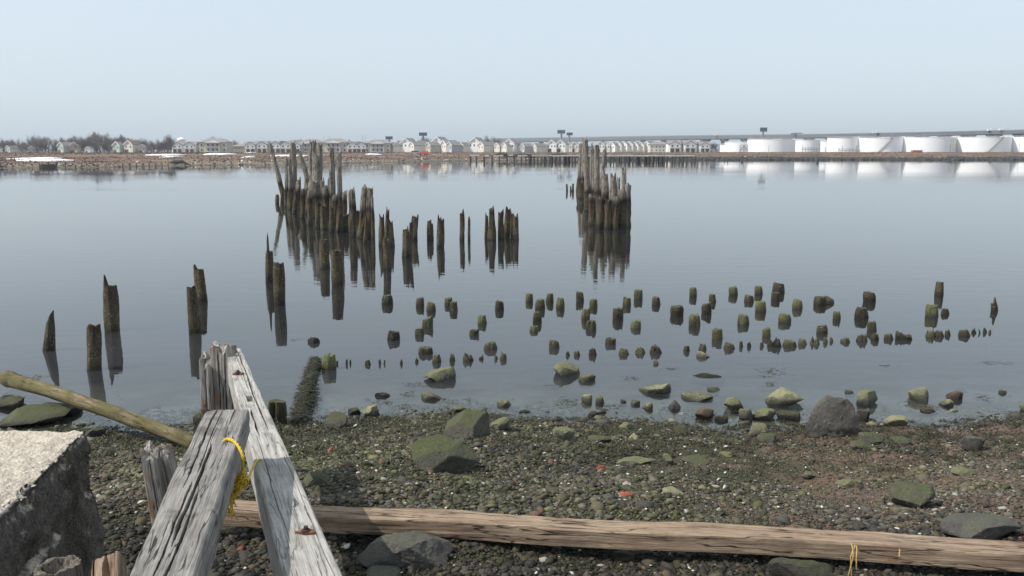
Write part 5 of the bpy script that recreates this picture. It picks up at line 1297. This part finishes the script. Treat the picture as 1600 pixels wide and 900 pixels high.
# billboards
def billboard(px, yt, yb, w, ybase, Y, lab, rz=0):
    b = at_y(px, yb, Y); s = ppm(b); W = w / s; H = (yb - yt) / s; z0 = at_y(px, ybase, Y).z - b.z
    r = empty('billboard', b, rz)
    m = MB(); m.box(-W / 2, W / 2, -.3, .3, 0, H); m.build('panel', MBOARD, r)
    m = MB(); m.box(-W / 2 - .2, W / 2 + .2, -.5, .5, -.45, -.02); m.box(-W / 2 - .2, W / 2 + .2, -.4, .4, H + .01, H + .3); m.build('frame', MSTEEL, r)
    m = MB(); m.tube([(0, .9, z0), (0, .9, H * .8)], .75, 10); m.build('post', MSTEEL, r); tag(r, lab, 'billboard', 'billboards above the far shore')
billboard(608, 213.6, 217.2, 11, 238, 720, 'lowest billboard, just above the beige block roof'); billboard(661, 207.6, 211.6, 12.5, 238, 740, 'billboard above the gabled houses left of centre'); billboard(877, 203.6, 208.2, 12, 238, 800, 'left and higher one of two billboards beside each other', R(-10)); billboard(890, 207.6, 210.6, 10, 238, 830, 'right, paler and lower one of two billboards beside each other', R(25)); billboard(1193, 199.8, 205.2, 11, 238, 830, 'dark billboard on a post standing over the viaduct')
for px, yt in ((506, 211), (515, 212), (567, 211), (572, 212), (690, 213)):
    m = MB(); p = at_y(px, 236, 800); m.tube([(0, 0, -1), (0, 0, at_y(px, yt, 800).z - p.z)], .12, 4); o = m.build('utility_mast', MSTEEL); o.location = p
    tag(o, {506: 'thin mast above the wide beige block, left of a near twin', 515: 'thin mast above the wide beige block, right of a near twin', 567: 'left thin mast above the beige block by the low billboard', 572: 'right thin mast above the beige block by the low billboard', 690: 'thin mast right of the second billboard'}[px], 'mast', 'thin masts above the roofs')

# old pier
r0 = at_z(733, 250.3, 0); r1 = at_z(1083, 252.2, 0); Yp = 335
r0 = Vector(((733 - 800) / F * Yp, Yp + 8, 0)); r1 = Vector(((1083 - 800) / F * Yp, Yp, 0)); zd = at_y(900, 242.6, Yp).z
pr = empty('old_pier', (r0.x, r0.y, 0)); ax = (r1 - r0); 
def ppart(m, n, mat): m.v = [(x - r0.x, y - r0.y, z) for x, y, z in m.v]; return m.build(n, mat, pr)
m = MB(); N = 46
for i in range(N):
    if i in (2, 4, 7, 9, 12): continue
    a_, b_ = r0.lerp(r1, i / N), r0.lerp(r1, (i + 1) / N); j = rnd.uniform(-.12, .12) if i < 18 else rnd.uniform(-.04, .04)
    m.prism([(a_.x, a_.y - .2, zd - .45 + j), (b_.x - .03, b_.y - .2, zd - .45 + j), (b_.x - .03, b_.y - .2, zd + j), (a_.x, a_.y - .2, zd + j)], (0, 9, 0))
ppart(m, 'deck', mat_plain('grey_deck_planks', (0.46, 0.44, 0.41), .95, .25, 1))
m = MB(); a_, b_ = at_y(838, 0, Yp), at_y(858, 0, Yp); m.box(a_.x, b_.x, r0.y - 4.5, r0.y - 4, zd - .5, zd + .25); ppart(m, 'pale_plank', MPALEW)
for i in range(99):
    t = (i % 60 + rnd.uniform(-.2, .2)) / 59 if i < 60 else rnd.uniform(0.25, 1); p = r0.lerp(r1, min(max(t, 0), 1)); row = 0 if i < 60 else rnd.choice((3, 6))
    if i < 60 and t < .25 and i % 2: continue
    m = MB(); w = rnd.uniform(.24, .36); tp = zd - .4; lx = rnd.uniform(-.12, .12); m.tube([(p.x + lx, p.y - .1 + row, -1), (p.x, p.y - .1 + row, tp)], w, 8); ppart(m, 'pile', MOLDW)
tag(pr, 'long ruined timber pier on many piles in front of the far houses', 'pier')

# ruins and debris along the far shoreline
def poly_debris(px, py, Y0, parts, name, mat, lab, cat, group=None):
    p = at_z(px, py, 0); m = MB()
    for (x0, x1, y0, y1, z0, z1) in parts: m.box(x0, x1, y0, y1, z0, z1)
    o = m.build(name, mat); o.location = p; tag(o, lab, cat, group); return o
def pbox(lab, px0, px1, yt, yb, mat, name, cat, sd=3):
    b = at_z((px0 + px1) / 2, yb, 0); s = ppm(b); W = (px1 - px0) / s; H = (yb - yt) / s
    root = empty(name, b); m = MB(); rr = random.Random(int(px0))
    nz = max(3, int(H / .35))
    for k in range(nz):
        z = -1 + (H + 1) * k / nz; j = rr.uniform(-.15, .15); m.box(-W / 2 + j, W / 2 + j, 0, 2.5, z, z + (H + 1) / nz - .05)
    m.build('cribwork', mat, root)
    for k in range(5):
        x = -W / 2 + W * k / 4; q = MB(); q.tube([(x, -.2, -1), (x + rr.uniform(-.1, .1), -.2, H + rr.uniform(-.1, .5))], .14, 6); q.build('stake', MOLDW, root)
    tag(root, lab, cat)
pbox('old timber crib ruin on the left far shore, with a pale left half', 130, 171, 252, 259.5, MOLDW, 'crib_ruin', 'ruin')
pbox('small dark hulk at the water edge at far left', 63, 81, 256.5, 262.5, MOLDW, 'crib_ruin', 'ruin')
# upturned wreck with a tilted limb
p = at_z(276, 258.5, 0); m = MB(); m.tube([(-3.4, 0, .1), (-1, .2, .9), (1.5, 0, 1.1), (3.2, .3, .3)], [.2, .55, .5, .15], 8); m.tube([(.8, 0, 1.4), (2.4, -.4, .5), (4.0, -.6, -.3)], [.18, .2, .15], 6); m.tube([(-.5, 0, 1), (-.8, .2, 2.2)], .1, 5)
o = m.build('driftwood_tangle', MOLDW); o.location = p; tag(o, 'dark driftwood tangle with one limb dipping into the water, left far shore', 'driftwood')
po = []
for px in (103, 118, 128, 192, 203, 213, 222, 225, 233, 243, 253, 263, 290, 362):
    b = at_z(px, 262.5 - (px - 100) * .018, 0); m = MB(); m.tube([(0, 0, -1), (rnd.uniform(-.1, .1), 0, rnd.uniform(.7, 1.15))], .13, 6); o = m.build('old_stake', MOLDW); o.location = b; po.append((o, px))
ordinal_tag(po, 'short dark stake in the water off the left far shore, {} of the row', 'stake', 'stakes off the left far shore')
for px, py, hh, lab in ((1114, 251.5, 1.6, 'thin dark stake off the orange bank, right of the pier'), (1132, 252, 1.3, 'thin pale stake right beside another, right of the pier'), (1137, 252, 1.8, 'taller thin dark stake right of the pier'), (1159, 251.5, 1.4, 'dark stump in the water below the white tanks, left one'), (1277, 251.8, 1.8, 'dark stump in the water below the narrowest tank')):
    b = at_z(px, py, 0); m = MB(); w = .45 if 'stump' in lab else .14; m.tube([(0, 0, -1), (0, 0, hh * .4), (.1, 0, hh)], [w * 1.6, w * 1.2, w * .6], 7); o = m.build('old_stake', MOLDW); o.location = b; tag(o, lab, 'stake')
# snow patches
sno = [(55, 248.6, 66, 3.4, 'largest snow patch, at far left'), (75, 251.2, 76, 1.6, 'thin snow streak below the largest patch'), (257, 242.4, 54, 2.8, 'long snow patch below the first white houses'), (268, 245.6, 14, 1.6, 'little snow patch under the long one'), (342, 240.8, 40, 2.4, 'snow patch in front of the first balcony block'), (390, 239.2, 18, 2.0, 'short snow patch left of the leaning piling'), (388, 246, 10, 1.6, 'tiny snow patch near the light rocks'), (455, 244.0, 56, 1.8, 'long thin snow streak behind the jagged left cluster'), (585, 241.5, 26, 1.4, 'faint snow streak before the beige block by the low billboard')]
for px, py, w, h, lab in sno:
    Y = 4.0
    d = ray(px, py); t = 100.0
    while t < 600:
        q = Vector((0, 0, CAMZ)) + d * t
        if q.z <= gz(q.x, q.y): break
        t += .5
    s = ppm(q); W = w / s; D = min(16, h / s / max(.008, (CAMZ - q.z) / q.y)) ; m = MB(); n = 40; ring = []
    for k in range(n):
        a = 2 * PI * k / n; rr = 1 + .45 * noise.noise(Vector((math.cos(a) * 2, math.sin(a) * 2, px))) + .4 * noise.noise(Vector((math.cos(a) * 7, math.sin(a) * 7, px)))
        ring.append((W / 2 * rr * math.cos(a), D / 2 * rr * math.sin(a)))
    b = 0
    for sc_, z in ((1.0, -.3), (.97, .16), (.6, .38)):
        for (x, y) in ring: m.v.append((x * sc_, y * sc_, z + gz(q.x + x * sc_, q.y + y * sc_) - q.z))
    for lv in range(2):
        for k in range(n): k2 = (k + 1) % n; m.f.append((lv * n + k, lv * n + k2, (lv + 1) * n + k2, (lv + 1) * n + k))
    m.f.append(tuple(2 * n + k for k in range(n)))
    o = m.build('snow_patch', MSNOW, smooth=True); o.location = q; tag(o, lab, 'snow patch', 'patches of old snow on the far bank')
# red truck and grey vans parked on the far bank
def far_ground(px, py):
    d = ray(px, py); t = 100.0
    while t < 900:
        q = Vector((0, 0, CAMZ)) + d * t
        if q.z <= gz(q.x, q.y): return q
        t += .5
    return q
q = at_y(662, 241.6, 420); q.z = gz(q.x, 420)
r = empty('dump_truck', q); m = MB(); m.box(-1.0, 2.6, 0, 2.2, .7, 2.4); m.build('body', MRED, r); m = MB(); m.box(-2.6, -1.1, .1, 2.1, .5, 2.0); m.build('cab', MRED, r)
for x in (-1.9, .6, 1.8): m = MB(); m.tube([(x, -.05, .45), (x, .35, .45)], .45, 12); m.build('wheel', MTYRE, r)
r.scale = (.8, .8, .8); tag(r, 'bright red truck parked on the far bank left of the pier', 'truck')
q = at_y(648, 241, 440); q.z = gz(q.x, 440); r = empty('van', q); m = MB(); m.prism([(-2.4, 0, .35), (2.4, 0, .35), (2.4, 0, 1.7), (-1.4, 0, 1.8), (-2.1, 0, 1.1), (-2.4, 0, 1.0)], (0, 1.8, 0)); m.build('body', MWALLS[3], r)
for x in (-1.5, 1.5): m = MB(); m.tube([(x, -.05, .35), (x, .3, .35)], .35, 12); m.build('wheel', MTYRE, r)
m = MB(); m.box(-1.3, 1.9, -.03, -.005, 1.1, 1.6); m.build('window', MGLASS, r); tag(r, 'grey van parked left of the bright red truck', 'van')

# rocks along the far waterline and rough dry grass (uncountable)
def far_region(e0, e1, xr=None):
    def f(rs, N):
        t = rs.uniform(0, 1, N)
        x = np.interp(t, [0, 1], xr or [-180, 215]); y = np.interp(x, FS[:, 0], FS[:, 1]) + rs.uniform(e0, e1, N); return np.stack([x, y], -1)
    return f
def farpal(rs, x, y): return np.array([(0.085, 0.078, 0.068)]) * rs.uniform(.4, 1.9, (len(x), 1))
o = stones('far_riprap', 5200, far_region(-1.5, 16, [50, 290]), lambda rs, x, y: rs.uniform(.25, .75, len(x)), lambda rs, x, y: np.array([(0.050, 0.047, 0.043)]) * rs.uniform(.4, 2.0, (len(x), 1)), 31, sub=1, mat=MTONE); tag(o, 'dark stone riprap at the right far waterline', 'riprap')
o = stones('far_stones', 2600, far_region(-.5, 20, [-210, 60]), lambda rs, x, y: np.exp(rs.normal(-1.7, .5, len(x))), farpal, 32, sub=1, mat=MTONE); tag(o, 'scattered stones along the left far shoreline', 'stones')
o = stones('far_debris', 150, far_region(4, 20, [-120, 120]), lambda rs, x, y: rs.uniform(.15, .5, len(x)), lambda rs, x, y: np.array([(0.62, 0.6, 0.56)]) * rs.uniform(.6, 1.2, (len(x), 1)), 33, sub=1, mat=MSHELL); tag(o, 'pale rubble scattered on the far bank', 'debris')
rs = np.random.RandomState(41); N = 46000; xy = far_region(16, 290, [-230, 330])(rs, N); x, y = xy[:, 0], xy[:, 1]
x = x * (y / 330.0) ; z = ground_z(x, y); hgt = rs.uniform(.10, .42, N) * (1 + .6 * sn(x, y, .05, 3)); w = rs.uniform(.1, .4, N); a = rs.uniform(0, PI, N)
lean = rs.normal(0, .15, (N, 2))
V = np.stack([np.stack([x - np.cos(a) * w, y - np.sin(a) * w, z - .05], -1), np.stack([x + np.cos(a) * w, y + np.sin(a) * w, z - .05], -1), np.stack([x + lean[:, 0], y + lean[:, 1], z + hgt], -1)], 1).reshape(-1, 3)
pal4 = np.array([(0.135, 0.082, 0.060), (0.18, 0.125, 0.090), (0.095, 0.055, 0.044), (0.25, 0.19, 0.12)])
mixv = 0.5 + .5 * sn(x, y, .035, 4); idx = np.where(rs.uniform(size=N) < mixv, rs.choice([0, 2], N), rs.choice([0, 1, 3], N))
tag(soup('dry_grass', V, np.arange(3 * N).reshape(-1, 3), np.repeat(pal4[idx] * rs.uniform(.7, 1.3, (N, 1)), 3, 0), mat_tone('dry_grass_blades', .95, var=False)), 'reddish dry grass on the far brownfield', 'grass')

# ------------------------------------------------------------------ thin haze over the whole place
hz = MB(); hz.box(-9300, 9300, -40, 9100, -3.2, 40)
mh = bpy.data.materials.new('haze_air'); mh.use_nodes = True; nt = mh.node_tree; nt.nodes.clear()
ov = nt.nodes.new('ShaderNodeOutputMaterial'); pv = nt.nodes.new('ShaderNodeVolumePrincipled'); pv.inputs['Color'].default_value = (.80, .87, .95, 1); pv.inputs['Density'].default_value = 0.00021; pv.inputs['Anisotropy'].default_value = 0.3
nt.links.new(pv.outputs[0], ov.inputs['Volume'])
ho = hz.build('haze', mh); ho['kind'] = 'stuff'
